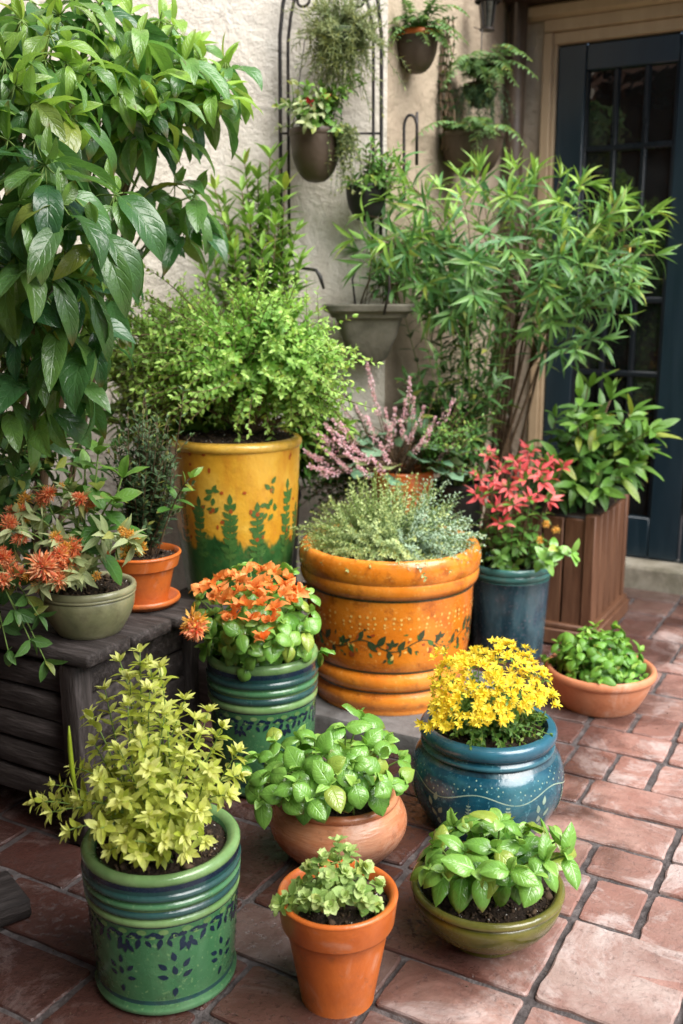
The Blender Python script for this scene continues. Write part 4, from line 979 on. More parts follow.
c = np.array([-.443, 2.142, .413]); t = potted('dusky fine leaved shrub in an orange terracotta pot with saucer on the crate', c)
mb = MB(); mb.lathe(base_close(.07, 0)+[(.07, 0, 0), (.08, .014, 0)]+rimcurve(.083, .02, .007, .012, 0, 5)+[(.074, .018, 0), (.066, .006, 0), (.001, .006, 0)], c, 64); mb.build('saucer', M['terra'], t, sharp=60)
h = .118
pr = base_close(.055, 0)+[(.055, 0, 0)]+cyl(.055, .004, .072, h*.68, 0, 5)+[(.0735, h*.69, 0), (.080, h*.70, 0), (.0875, h*.94, 0)]+rimcurve(.0885, h*.965, .010, h*.07, 0, 6)+inside(.078, h*.95, .02, 0)
cp = c+Z3*.0065; mb = MB(); mb.lathe(pr, cp, 72); mb.build('pot', M['terra'], t, sharp=55); soil(cp, .078, h*.84, t, 40)
F = Fol(); S = MB(); top = cp+Z3*h*.86
for i in range(130):
    tip = PX(143+random.gauss(0, 17), random.triangular(390, 530, 455), 2.14+U(-.08, .08)); P = path(top+np.array([U(-.03, .03), U(-.03, .03), 0]), tip, .35, 8, .06); S.tube(P, np.linspace(.002, .0008, 8), 4)
    shoot(F, P, 'small', 18, .2, 2, .024, .017, .36, 60, 45, .3, .03, .1, 0, .5, ymax=.25)
F.build('foliage', M['rosem'], t)
F = Fol()
P = path(top+np.array([.04, -.04, 0]), PX(190, 478, 2.06), .5, 8, .02); S.tube(P, .0018, 5); shoot(F, P, 'ovate', 5, .5, 2, .05, .035, .4, 70, 40, .5, .05, .2, .05, .8, ymax=.8)
F.build('leafy_shoot', M['mid'], t); S.build('stem', M['stemb'], t)

# ---- 10 coral bracts in the dripping blue pot ---------------------------------------------------
c = np.array([.52, 2.97, 0]); t = potted('coral red leafed plant in a dripping dark blue cylinder pot', c)
r, h = .127, .305
pr = base_close(.106, 0)+[(.106, 0, 0)]+cyl(.107, .006, .120, h*.80, 0, 6)+[(.121, h*.805, 1)]+roll(.118, h*.855, .007, h*.08, 1)+[(.119, h*.905, 1)]+rimcurve(r, h*.955, .015, h*.08, 1, 7)+inside(r-.015, h*.95, .03, 1)
mb = MB(); mb.lathe(pr, c, 88); mb.build('pot', [M['slateblue'], M['tealrim']], t, sharp=60); soil(c, .11, h*.87, t, 30)
top = c+Z3*h*.9; F = Fol(); S = MB(); org = np.array(t.location)
protos = []
for v in range(4):
    f = Fol()
    for k in range(7+v % 3):
        a = k*1.35+v+U(-.3, .3); el_ = U(-.1, .9); d = np.array([math.cos(a)*math.cos(el_), math.sin(a)*math.cos(el_), math.sin(el_)])
        f.leaf('lance', d*U(.002, .012), d, nrm(Z3+rv(.45)), U(.028, .058), U(.010, .019), U(-.2, 1.1), .06, .25, .06, None, random.random()*.7)
    protos.append(f.mesh('bract', M['rflow']))
for u, v, Y in [(500, 470, 2.95), (488, 455, 3.0), (515, 462, 2.95), (530, 452, 3.0), (548, 462, 2.97), (562, 468, 2.95), (480, 478, 2.92), (492, 492, 2.88), (508, 488, 2.86), (525, 480, 2.88), (542, 482, 2.9), (512, 505, 2.84), (495, 508, 2.86), (530, 500, 2.85), (478, 495, 2.9), (548, 500, 2.88), (520, 470, 2.92), (540, 470, 2.93), (502, 525, 2.84)]:
    p = PX(u, v, Y); P = path(top+np.array([(p[0]-c[0])*.3, (p[1]-c[1])*.3, 0]), p, .4, 7, .03); S.tube(P, np.linspace(.002, .0014, 7), 5)
    shoot(F, P, 'ovate', 4, .3, 2, .04, .04, .45, 75, 60, .5, .06, .2, .05, .8, ymax=.2)
    place('bract', random.choice(protos), t, p-org, up_quat(nrm(np.array([U(-.4, .4), -.55, .75])), U(0, 6)), U(.75, 1.1))
for tip in dome_tips(top+Z3*.02, .13, .13, .13, 40, -.1, .3):
    P = path(top+np.array([U(-.04, .04), U(-.04, .04), 0]), tip, .5, 6, .05); S.tube(P, .0014, 4)
    shoot(F, P, 'ovate', 5, .3, 2, .035, .03, .5, 75, 55, .5, .06, .2, .05, .7, ymax=.3)
for u, v, Y in [(546, 524, 2.84), (556, 530, 2.84), (540, 540, 2.82)]:
    p = PX(u, v, Y); place('flower_cluster', CA[0], t, p-org, up_quat(nrm(np.array([.2, -.8, .4])), U(0, 6)), .38)
F.build('foliage', M['mid'], t)
F = Fol()
for u, v, Y in [(558, 548, 2.80), (572, 553, 2.78), (545, 560, 2.79)]:
    p = PX(u, v, Y); P = path(top+np.array([.06, -.07, 0]), p, .5, 7, .02); S.tube(P, .0018, 5); shoot(F, P, 'basil', 2, .75, 2, .055, .05, .55, 70, 50, .6, .14, 0, .03, .9, ymax=.5)
F.build('leafy_shoot', M['basil'], t); S.build('stem', M['stemb'], t)

# ---- 11 brown slatted planter -------------------------------------------------------------------
c = np.array([.776, 2.99, 0]); t = thing('planter_box', 'broad leaved evergreen in a brown slatted timber planter by the door', 'planter', c, -ANG)
LX, LY, HT = .26, .42, .425
mb = MB(); mb.box((-LX/2, LY/2, HT/2+.03), (LX-.03, LY-.03, HT-.08), 0, .003); mb.build('liner', M['blackpot'], t, True, sharp=40)
for (ax, n, L) in (('x', 3, LX), ('y', 5, LY)):
    for side in (0, 1):
        mb = MB(); w = (L-.05)/n
        for i in range(n):
            q = .025+w*(i+.5); dz = U(-.001, .001)
            if ax == 'x': mb.box((-q, (.009 if side == 0 else LY-.009)+dz, HT/2+.012), (w-.005, .014, HT-.055), 0, .003)
            else: mb.box(((-.009 if side == 0 else -LX+.009)+dz, q, HT/2+.012), (.014, w-.005, HT-.055), 0, .003)
        mb.build('slat_panel', M['planter'], t, True, sharp=40)
for px, py in ((-.012, .012), (-.012, LY-.012), (-LX+.012, .012), (-LX+.012, LY-.012)):
    mb = MB(); mb.box((px, py, HT/2), (.034, .034, HT), 0, .003); mb.build('corner_post', M['planter'], t, True, sharp=40)
mb = MB()
for z, o_ in ((.028, .014), (.062, .006)):
    mb.box((-LX/2, -.002-o_/2, z), (LX+o_*2, .016+o_, .05 if z < .05 else .018), 0, .004); mb.box((.002+o_/2, LY/2, z), (.016+o_, LY+o_*2-.002, .0495 if z < .05 else .0175), 0, .004)
mb.build('base_trim', M['planter'], t, True, sharp=40)
def pl(x, y, z): return c+E1*x+E2*y+Z3*z
F = Fol(); S = MB(); cen = pl(-LX/2, LY/2, HT-.02)
for i in range(46):
    tip = PX(random.gauss(592, 24), random.triangular(388, 495, 430), 3.16+U(-.2, .2)); P = path(cen+np.array([U(-.1, .1), U(-.1, .1), 0]), tip, .4, 8, .05); S.tube(P, np.linspace(.0032, .0016, 8), 5)
    shoot(F, P, 'broad', 5, .3, 2, .10, .085, .30, 75, 40, .7, .06, .2, .05, .7, ymax=.5)
for u, v, Y in [(588, 388, 3.1), (610, 400, 3.08), (630, 415, 3.08), (645, 436, 3.06), (640, 450, 3.05), (636, 465, 3.05), (620, 478, 3.0), (600, 488, 2.98), (575, 485, 2.98), (560, 470, 3.0)]:
    tip = PX(u, v, Y); P = path(cen, tip, .4, 8, .03); S.tube(P, np.linspace(.003, .0016, 8), 5); shoot(F, P, 'broad', 4, .55, 2, .11, .10, .28, 65, 35, .5, .06, .2, .04, .8, ymax=.5)
# the root has its own turn, so shapes go in its local frame
def unroot(o, cc, ang):
    o.matrix_parent_inverse = Matrix.Identity(4); o.rotation_euler = (0, 0, -ang)
for nm, q, mt in (('foliage', F.mesh('foliage', M['deep'], tuple(c)), None),): o = place(nm, q, t); unroot(o, c, -ANG)
o = S.build('stem', M['stemb'], None); o.data.transform(Matrix.Translation([-float(x) for x in c])); o.parent = t; unroot(o, c, -ANG)
mb = MB(); mb.box((-LX/2, LY/2, HT-.035), (LX-.03, LY-.03, .05), 0, .004, .003); mb.build('soil', M['soil'], t, True, sharp=40)

# ---- 12 pink flower spikes ----------------------------------------------------------------------
c = PKP.copy(); t = potted('pink flower spikes over round grey leaves in a terracotta pot behind the orange pot', c)
h = .30
pr = base_close(.06, 0)+[(.06, 0, 0)]+cyl(.06, .004, .088, h*.78, 0, 5)+[(.09, h*.79, 0), (.096, h*.80, 0), (.099, h*.95, 0)]+rimcurve(.10, h*.975, .012, h*.05, 0, 6)+inside(.088, h*.96, .03, 0)
mb = MB(); mb.lathe(pr, c, 64); mb.build('pot', M['terra'], t, sharp=55); soil(c, .088, h*.88, t, 10)
top = c+Z3*h*.9; F = Fol(); S = MB(); org = np.array(t.location)
sp = []
for v in range(4):
    f = Fol()
    Ls = .105
    for k in range(70):
        if random.random() < .3: continue
        z = Ls*(k/70); rr = .019*(1-.8*k/70)*U(.5, 1.1); a = k*2.4
        d = nrm(np.array([math.cos(a), math.sin(a), U(-.1, .5)])); b = np.array([0, 0, z])+d*rr*U(.3, 1.)
        for q in range(2): f.leaf('petal', b, nrm(d+rv(.6)), nrm(rv()), .0085, .006, .4, .1, .2, 0, random.random(), random.random()**2)
    for k in range(10): f.leaf('needle', (0, 0, Ls*k/10), (U(-.05, .05), U(-.05, .05), 1), (1, 0, 0), Ls/9, .0015, 0, 0, 0, 0, .5, 0)
    sp.append(f.mesh('flower_spike', M['pflow']))
for u, v, Y in [(366, 372, 2.85), (372, 400, 2.82), (352, 412, 2.84), (385, 415, 2.78), (405, 408, 2.8), (410, 388, 2.84), (415, 402, 2.8), (400, 432, 2.74), (418, 430, 2.74), (430, 440, 2.72), (438, 422, 2.8), (452, 415, 2.86), (425, 448, 2.72), (390, 440, 2.76), (368, 432, 2.78), (380, 455, 2.72), (345, 440, 2.78), (330, 428, 2.8), (318, 445, 2.78), (325, 462, 2.74), (312, 468, 2.74), (352, 458, 2.72), (335, 472, 2.7), (372, 470, 2.7), (358, 478, 2.68), (455, 455, 2.8), (320, 480, 2.7), (342, 420, 2.86), (395, 420, 2.84), (425, 415, 2.86), (308, 440, 2.72), (316, 455, 2.7), (303, 462, 2.7), (334, 450, 2.7), (326, 438, 2.74), (345, 465, 2.68), (310, 478, 2.68), (338, 432, 2.76)]:
    tip = PX(u, v-12, Y+.06); base = top+np.array([U(-.05, .05), U(-.05, .05), 0]); P = path(base, tip, .45, 8, .03); T = nrm(P[-1]-P[-3]+Z3*.05)
    st = tip-T*.085; P = path(base, st, .4, 8, .02); S.tube(P, np.linspace(.0018, .0012, 8), 5)
    place('flower_spike', random.choice(sp), t, st-org, up_quat(T, U(0, 6)), (lambda q: (q*.78, q*.78, q))(U(.62, 1.05)))
for tip in dome_tips(top+Z3*.02, .2, .16, .13, 44, -.1, .2):
    P = path(top, tip, .5, 6, .05); S.tube(P, .0016, 4); d = nrm((tip-top)*np.array([1, 1, .25])+rv(.02))
    F.leaf('round', tip-d*.03, d, nrm(Z3+rv(.3)+d*-.2), U(.06, .085), U(.06, .08), .3, .1, .1, .1, None, 0)
F.build('foliage', M['heuch'], t)
F = Fol()
for i in range(60):
    tip = np.array([.31+random.gauss(0, .05), 2.88+random.gauss(0, .05), .70+random.gauss(0, .05)]); P = path(top+np.array([.06, -.03, 0]), tip, .4, 6, .08); S.tube(P, .0012, 4)
    shoot(F, P, 'small', 8, .3, 2, .018, .014, .55, 70, 50, .4, .05, .1, .05, .7, ymax=.4)
for i in range(110):
    tip = np.array([-.07+random.gauss(0, .05), 2.93+random.gauss(0, .04), .62+random.gauss(0, .09)]); P = path(top+np.array([-.06, -.03, 0]), tip, .4, 6, .08); S.tube(P, .0012, 4)
    shoot(F, P, 'small', 9, .3, 2, .024, .018, .5, 70, 50, .4, .05, .1, .05, .7, ymax=.2, mi=1)
F.build('filler_foliage', [M['mid'], M['dark']], t); S.build('stem', M['stemb'], t)

# ---- 13 narrow leaved bamboo ---------------------------------------------------------------------
c = np.array([.49, 3.30, 0]); t = potted('tall airy bamboo like shrub with narrow leaves in front of the door', c)
pr = base_close(.08, 0)+[(.08, 0, 0)]+cyl(.08, .004, .098, .28, 0, 5)+rimcurve(.104, .295, .012, .03, 0, 6)+inside(.092, .29, .03, 0)
mb = MB(); mb.lathe(pr, c, 56); mb.build('pot', M['brownpot'], t, sharp=55); soil(c, .09, .265, t, 10)
top = c+Z3*.27; S = MB(); F = Fol()
canes = []
for i in range(13):
    b = top+np.array([U(-.06, .06), U(-.06, .06), 0]); tp = PX(U(455, 580), U(215, 330), 3.25+U(-.15, .15)); P = path(b, tp, .9, 12, .02); S.tube(P, np.linspace(.0065, .003, 12), 7); canes.append(P)
tips = []
for i in range(84):
    a = U(0, 6.28); rr = math.sqrt(random.random()); u = 502+145*rr*math.cos(a); v = 252+82*rr*math.sin(a)
    tips.append(PX(u, v, 3.12+U(-.28, .28)))
tips += [PX(*q) for q in [(655, 212, 3.1), (648, 230, 3.05), (640, 245, 3.08), (655, 255, 3.02), (632, 270, 3.0), (625, 290, 3.0), (618, 315, 3.0), (600, 340, 3.0), (575, 350, 3.0), (620, 200, 3.15), (590, 185, 3.2), (560, 178, 3.2), (535, 175, 3.2), (510, 170, 3.2), (480, 172, 3.2), (460, 178, 3.2), (440, 190, 3.15), (405, 185, 3.0), (385, 200, 3.0), (365, 215, 2.98), (355, 240, 2.95), (425, 285, 2.98), (372, 178, 3.0), (398, 165, 3.05)]]
for i, tip in enumerate(tips):
    P0 = min(canes, key=lambda q: np.linalg.norm(q[8]-tip)); b, _ = at_path(P0, U(.55, .95)); P = path(b, tip, .75, 8, .06); S.tube(P, np.linspace(.0022, .0009, 8), 4)
    hi = 1 if tip[2] > 1.22 else .3
    shoot(F, P, 'lance', 10, .3, 1, .10, .09, .14, 62, 25, .8, .05, .25, .05, .8, ymax=.8*hi, ypow=1.2, jit=.25)
    shoot(F, P, 'lance', 2, .88, 3, .10, .085, .14, 62, 35, .8, .05, .25, .05, .9, ymax=.85*hi, jit=.3)
    if random.random() < .5: shoot(F, P, 'lance', 8, .1, 1, .10, .09, .12, 70, 40, 1.1, .05, .25, .05, .4, ymax=0, jit=.35)
F.build('foliage', M['lance'], t); S.build('cane', M['stemb'], t)

# ---- 14 dark ferny understorey against the wall --------------------------------------------------
c = np.array([.36, 3.10, 0]); t = potted('dark green arching foliage below the bamboo beside the stone wall planter', c)
mb = MB(); mb.lathe(base_close(.07, 0)+[(.07, 0, 0)]+cyl(.07, .004, .082, .5, 0, 5)+rimcurve(.086, .515, .01, .03, 0, 6)+inside(.076, .51, .03, 0), c, 48); mb.build('pot', M['blackpot'], t, sharp=55); soil(c, .075, .485, t, 5)
top = c+Z3*.49; F = Fol(); S = MB()
for i in range(70):
    tip = PX(U(402, 510), U(300, 450), 3.04+U(-.12, .12)); P = path(top+rv(.02), tip, .7, 9, .06); S.tube(P, np.linspace(.002, .001, 9), 4)
    shoot(F, P, 'lance', 9, .3, 2, .075, .05, .24, 75, 45, .6, .05, .2, .04, .6, ymax=.2)
F.build('foliage', M['dark'], t); S.build('stem', M['stemg'], t)

# ---- 15 the big leafy shrub at the left ----------------------------------------------------------
c = np.array([-.83, 2.45, 0]); t = potted('tall shrub with large drooping glossy leaves against the stucco wall', c)
mb = MB(); mb.lathe(base_close(.13, 0)+[(.13, 0, 0)]+cyl(.13, .004, .165, .36, 0, 5)+rimcurve(.172, .375, .016, .04, 0, 6)+inside(.15, .37, .03, 0), c, 64); mb.build('pot', M['blackpot'], t, sharp=55); soil(c, .15, .34, t, 10)
top = c+Z3*.35; F = Fol(); S = MB(); W_ = MB()
canes = []
for u, v, Y in [(150, 130, 2.4), (100, 120, 2.25), (60, 120, 2.1), (20, 110, 2.1), (130, 200, 2.4), (50, 220, 2.0), (90, 60, 2.3), (158, 90, 2.5), (20, 280, 1.95)]:
    P = path(top+np.array([U(-.09, .09), U(-.08, .08), 0]), PX(u, v, Y), .25, 12, .03); W_.tube(P, np.linspace(.010, .0045, 12), 8); canes.append(P)
W_.build('trunk', M['trunk'], t)
heads = [(172, 25, 2.3), (185, 62, 2.25), (140, 40, 2.15), (118, 92, 2.1), (215, 100, 2.25), (158, 108, 2.15), (100, 5, 2.2), (66, 62, 1.95), (22, 20, 2.0), (60, 15, 2.1), (95, 25, 2.2), (130, 15, 2.3), (165, 45, 2.4), (200, 60, 2.35), (222, 90, 2.3), (180, 85, 2.3), (150, 75, 2.2), (120, 65, 2.15), (85, 70, 2.05), (45, 60, 1.95), (5, 60, 1.9), (30, 105, 1.85), (70, 115, 1.95), (140, 120, 2.2), (170, 130, 2.3), (8, 140, 1.8), (45, 165, 1.75), 
         (20, 200, 1.72), (62, 205, 1.72), (95, 225, 1.78), (115, 195, 2.0), (195, 195, 2.35), (175, 185, 2.4), (185, 225, 2.4), (15, 255, 1.72), (50, 265, 1.75), (82, 280, 1.82), (20, 310, 1.78), (60, 320, 1.82), (92, 335, 1.88), (25, 365, 1.85), (68, 375, 1.88), (-25, 40, 1.9), (-30, 120, 1.8), (-30, 200, 1.75), (-25, 280, 1.78), (-20, 350, 1.85), (75, 40, 2.3), (110, 45, 2.4), (40, 90, 2.3), (20, 170, 2.2), (60, 190, 2.3), (100, 260, 2.3), (50, 300, 2.25), (20, 330, 2.2), (110, 300, 2.3), (50, 35, 1.95), (15, 85, 1.85), (205, 90, 2.3), (35, 140, 1.8), (5, 400, 1.85), (45, 400, 1.9), (225, 60, 2.4), (215, 75, 2.4), (190, 50, 2.45), (160, 20, 2.4), (30, 0, 2.2), (80, -10, 2.3)]
for u, v, Y in heads:
    tip = PX(u, v, Y); P0 = min(canes, key=lambda q: min(np.linalg.norm(x-tip) for x in q[5:])); b, _ = at_path(P0, U(.55, .95)); P = path(b, tip, .9, 8, .06); S.tube(P, np.linspace(.0042, .002, 8), 5)
    hi = 1. if v < 130 else .4
    dk = U(.0, .35) if v > 200 else U(.2, 1.)
    n = random.choice([6, 7, 8]) if v > 150 else random.choice([7, 8, 9]); a0 = U(0, 6)
    for k in range(n):
        a = a0+2*math.pi*k/n+U(-.3, .3); e = U(-.95, .3) if v > 150 else U(-.8, .55); d = nrm(np.array([math.cos(a)*math.cos(e), math.sin(a)*math.cos(e)-.15, math.sin(e)])); L = U(.085, .16) if v > 150 else U(.06, .125)
        q = tip+d*.015+Z3*U(-.03, .015); S.tube([tip, q], .0015, 4)
        F.leaf('broad', q, d, nrm(Z3+rv(.3)+np.array([0, -.2, 0])), L, L*U(.26, .42), U(.6, 1.7), .07, .25, .07, min(1, dk*U(.6, 1.4)), random.random()**1.6*hi*.8)
    for k in range(3):
        d = nrm(rv(.7)+Z3*1.1); F.leaf('broad', tip, d, nrm(rv(.6)+np.array([0, -.5, .6])), U(.045, .075), U(.016, .026), .5, .08, .35, .04, None, U(.6, 1.)*min(1, hi+.1))
    for k in range(3):
        p, T = at_path(P, U(.45, .9)); a = U(0, 6.28); d = nrm(np.array([math.cos(a), math.sin(a)-.3, U(-.7, .1)])); L = U(.09, .14); F.leaf('broad', p, d, nrm(Z3+rv(.3)+np.array([0, -.3, 0])), L, L*.4, U(.6, 1.3), .07, .2, .05, None, 0)
F.build('foliage', M['big'], t); S.build('stem', M['stemg'], t)

# ---- 16 upright lance leaved shrub by the wall ---------------------------------------------------
c = np.array([-.22, 2.95, 0]); t = potted('upright shrub with whorled narrow leaves rising against the pale wall', c)
mb = MB(); mb.lathe(base_close(.07, 0)+[(.07, 0, 0)]+cyl(.07, .004, .095, .5, 0, 5)+rimcurve(.1, .515, .01, .03, 0, 6)+inside(.088, .51, .03, 0), c, 48); mb.build('pot', M['blackpot'], t, sharp=55); soil(c, .085, .485, t, 5)
top = c+Z3*.49; F = Fol(); S = MB()
for u, v, Y in [(270, 158, 2.92), (285, 190, 2.9), (258, 180, 2.95), (242, 192, 2.92), (228, 225, 2.88), (250, 215, 2.86), (275, 225, 2.86), (296, 232, 2.88), (300, 262, 2.86), (212, 250, 2.86), (235, 250, 2.82), (262, 250, 2.82), (285, 265, 2.84), (225, 205, 2.98), (245, 165, 2.98), (205, 275, 2.85), (280, 170, 2.98), (262, 205, 2.98), (215, 190, 2.95)]+[(U(105, 205), U(320, 440), U(2.65, 2.85)) for _ in range(44)]+[(U(300, 345), U(395, 470), U(2.85, 2.95)) for _ in range(14)]:
    tip = PX(u, v, Y); P = path(top+np.array([U(-.03, .03), U(-.03, .03), 0]), tip, .3, 14, .02); S.tube(P, np.linspace(.004, .0016, 14), 5)
    shoot(F, P, 'lance', 18, .45, 3, .10, .065, .25, 75, 35, .6, .05, .2, .03, .5, ymax=.85, ypow=1.6)
F.build('foliage', M['mid'], t); S.build('stem', M['stemb'], t)

# ---- 17 dark low plant at the far left, behind the bowl -------------------------------------------
c = np.array([-.86, 2.12, 0]); t = potted('low dark leafy plant in the gloom behind the crate at its left end', c)
c[2] = 0.413; t.location = [float(x) for x in c]; t['label'] = 'dark leafy trailing plant in the gloom on the crate behind the flame flowers'
mb = MB(); mb.lathe(base_close(.06, 0)+[(.06, 0, 0)]+cyl(.06, .004, .075, .10, 0, 5)+rimcurve(.08, .11, .01, .02, 0, 6)+inside(.07, .11, .02, 0), c, 48); mb.build('pot', M['blackpot'], t, sharp=55); soil(c, .068, .09, t, 5)
top = c+Z3*.09; F = Fol(); S = MB()
for u, v, Y in [(10, 440, 2.1), (35, 455, 2.05), (55, 470, 2.15), (20, 480, 2.0), (5, 500, 1.98), (40, 500, 2.0), (25, 520, 1.95), (-15, 470, 2.0), (60, 440, 2.2), (85, 450, 2.25), (15, 610, 1.80), (30, 640, 1.79), (45, 660, 1.79), (8, 650, 1.78), (38, 615, 1.8), (60, 440, 2.3), (90, 430, 2.3), (110, 445, 2.3), (0, 420, 2.2), (30, 425, 2.2), (70, 460, 2.25), (100, 470, 2.2), (80, 490, 2.15), (50, 530, 2.1), (10, 540, 2.0), (30, 560, 2.0), (60, 420, 2.35), (95, 410, 2.35), (120, 420, 2.4), (-10, 500, 2.0), (20, 450, 2.3), (45, 470, 2.3), (75, 520, 2.15), (105, 500, 2.3)]:
    tip = PX(u, v, Y); P = path(top+rv(.02)*np.array([1, 1, 0]), tip, .9, 9, .04); S.tube(P, np.linspace(.0025, .0012, 9), 5)
    shoot(F, P, 'ovate', 9, .25, 2, .065, .045, .42, 75, 50, .6, .06, .2, .04, .6, ymax=.2)
F.build('foliage', M['dark'], t); S.build('stem', M['stemg'], t)
# grey pot just entering at the left edge
c = np.array([-.735, 1.60, 0]); t = potted('pale grey glazed jar standing on the bricks beside the crate', c, 'jar', 'glazed_jar')
mb = MB(); mb.lathe(base_close(.06, 0)+[(.06, 0, 0)]+[(.065+.035*math.sin(a), .004+.13*i/10, 0) for i, a in enumerate(np.linspace(0, 2.6, 11))]+rimcurve(.085, .145, .012, .02, 0, 6)+inside(.073, .14, .05, 0), c, 64); mb.build('body', M['greystone'], t, sharp=60)

# ================================================================== ON THE WALL
# arched iron trellis
A0, A1 = PX(281, 190, 3.06), PX(381, 190, 3.06); ac = (A0+A1)/2; hw = (A1[0]-A0[0])/2
t = thing('iron_trellis', 'arched black wrought iron trellis fixed to the pale wall', 'trellis', (ac[0], 3.065, 1.20))
mb = MB()
def arch(w, y, z0, zs, ztop, rad):
    pts = [np.array([ac[0]-w, y, z0]), np.array([ac[0]-w, y, (z0+zs)/2]), np.array([ac[0]-w*.99, y, zs])]
    for a in np.linspace(R(170), R(10), 13): pts.append(np.array([ac[0]+w*math.cos(a), y, zs+(ztop-zs)*math.sin(a)]))
    pts += [np.array([ac[0]+w*.99, y, zs]), np.array([ac[0]+w, y, (z0+zs)/2]), np.array([ac[0]+w, y, z0])]
    mb.tube(pts, rad, 8)
arch(hw, 3.06, 1.20, 1.74, 2.12, .0058); arch(hw*.84, 3.055, 1.25, 1.74, 2.03, .0048)
mb.build('frame', M['iron'], t)
mb = MB()
for z in (1.545,): mb.tube([np.array([ac[0]-hw, 3.062, z]), np.array([ac[0]+hw, 3.062, z])], .0035, 6)
mb.build('crossbar', M['iron'], t)
mb = MB()
for sg in (-1, 1):
    pts = [np.array([ac[0]+sg*(hw*.55+.03*(1-k/22)*math.cos(k*.5)), 3.058, 1.90+.03*(1-k/22)*math.sin(k*.5)]) for k in range(18)]; mb.tube(pts, .0042, 6)
mb.build('scroll', M['iron'], t)

def wallpot(label, cpos, r, h, mat, rimmat=None, name='hanging_pot', hanger=None, cat='wall pot'):
    t = thing(name, label, cat, cpos); c = np.array(cpos)
    pr = [(.001, 0, 0)]+[(r*math.sin(a)**.8*.97, h*.86*(1-math.cos(a)), 0) for a in np.linspace(.25, 1.5, 9)]+([(r*.965, h*.84, 1)] if rimmat else [])+rimcurve(r, h*.93, r*.1, h*.14, 1 if rimmat else 0, 6)+inside(r*.88, h*.92, h*.18, 0)
    mb = MB(); mb.lathe(pr, c, 56); mb.build('pot', [mat]+([rimmat] if rimmat else []), t, sharp=60); soil(c, r*.88, h*.8, t, 5)
    return t, c+Z3*h*.84
def strands(t, top, n, tipf, mat, L=.014, W=.0022, name='trailing_strand', nodes=14, rad=.0007):
    F = Fol(); S = MB()
    for i in range(n):
        a, b, cpt = tipf(i); P = bez(a, b, cpt, 10)+np.array([rv(.004) for _ in range(10)]); S.tube(P, rad, 3, cap=False)
        shoot(F, list(P), 'needle' if W < .004 else 'small', nodes, .05, 2, L, L*.8, W/L, 60, 40, .4, 0, 0, 0, .3, ymax=.5)
    F.build(name, mat, t); S.build('runner', mat, t)
cp = PX(316, 183, 2.985); t, top = wallpot('dark brown pot of mixed flowers hung on the iron trellis', cp, .076, .155, M['brownpot'])
F = Fol(); S = MB()
for i in range(52):
    tip = PX(random.gauss(317, 22), random.triangular(70, 138, 108), 2.97+U(-.08, .06)); P = path(top+np.array([U(-.03, .03), U(-.03, .03), -.01]), tip, .6, 7, .05); S.tube(P, .0015, 4)
    k = 1 if tip[0] < cp[0]+.03 and random.random() < .45 else 0
    shoot(F, P, 'ovate', 5, .35, 2, .034, .028, .6 if k == 0 else .4, 75, 50, .6, .06, .2, .06, .7, ymax=.5, mi=k)
F.build('foliage', [M['mid'], M['varieg']], t); S.build('stem', M['stemg'], t)
f = Fol()
for k in range(12):
    d = nrm(rv()+Z3*.3); f.leaf('petal', d*.002, d, nrm(rv()), .018, .01, .4, .1, .2, 0)
me = f.mesh('flower', M['rflow'])
for u, v in ((309, 102), (326, 96)): place('flower', me, t, PX(u, v, 2.93)-np.array(t.location), up_quat((0, -.8, .6)), .8)
strands(t, top, 60, lambda i: ((lambda x, z: (top+np.array([.03, -.03, 0]), PX(x, 120, 2.93), PX(x+U(-4, 4), z, 2.93+U(-.03, .05))))(random.gauss(347, 8), U(130, 195))), M['moss'], .014, .0065, nodes=14)
mb = MB(); mb.tube([top+np.array([-.07, .03, 0]), np.array([top[0]-.03, 3.05, 1.80])], .0014, 5); mb.tube([top+np.array([.07, .03, 0]), np.array([top[0]+.08, 3.05, 1.80])], .0014, 5); mb.build('hanger', M['iron'], t)

cp = PX(341, 62, 3.0); t = thing('hanging_basket', 'wispy grey green trailing plant in a wire basket on the trellis', 'hanging basket', cp); cp = np.array(cp)
mb = MB()
for i in range(7):
    z = .075*i/6; rr = .02+.05*math.sin(math.pi/2*i/6); mb.tube([cp+np.array([rr*math.cos(a), rr*math.sin(a), z]) for a in np.linspace(0, 2*math.pi, 21)], .0012, 4)
mb.build('wire_basket', M['iron'], t)
mb = MB(); mb.lathe([(.001, .004, 0)]+[(.018+.048*math.sin(math.pi/2*i/6), .004+.075*i/6, 0) for i in range(7)]+[(.05, .079, 0), (.001, .074, 0)], cp, 24, .02); mb.build('moss_liner', M['moss'], t)
strands(t, cp, 330, lambda i: ((lambda x, y, dy: (cp+np.array([U(-.04, .04), U(-.04, .04), .06]), (cp+PX(x, min(y, 30), 3.0+dy))/2+Z3*.05, PX(x, y, 3.0+dy)))(random.gauss(341, 21), random.triangular(-20, 118, 45), U(-.09, .05))), M['moss'], .024, .0034, nodes=22)

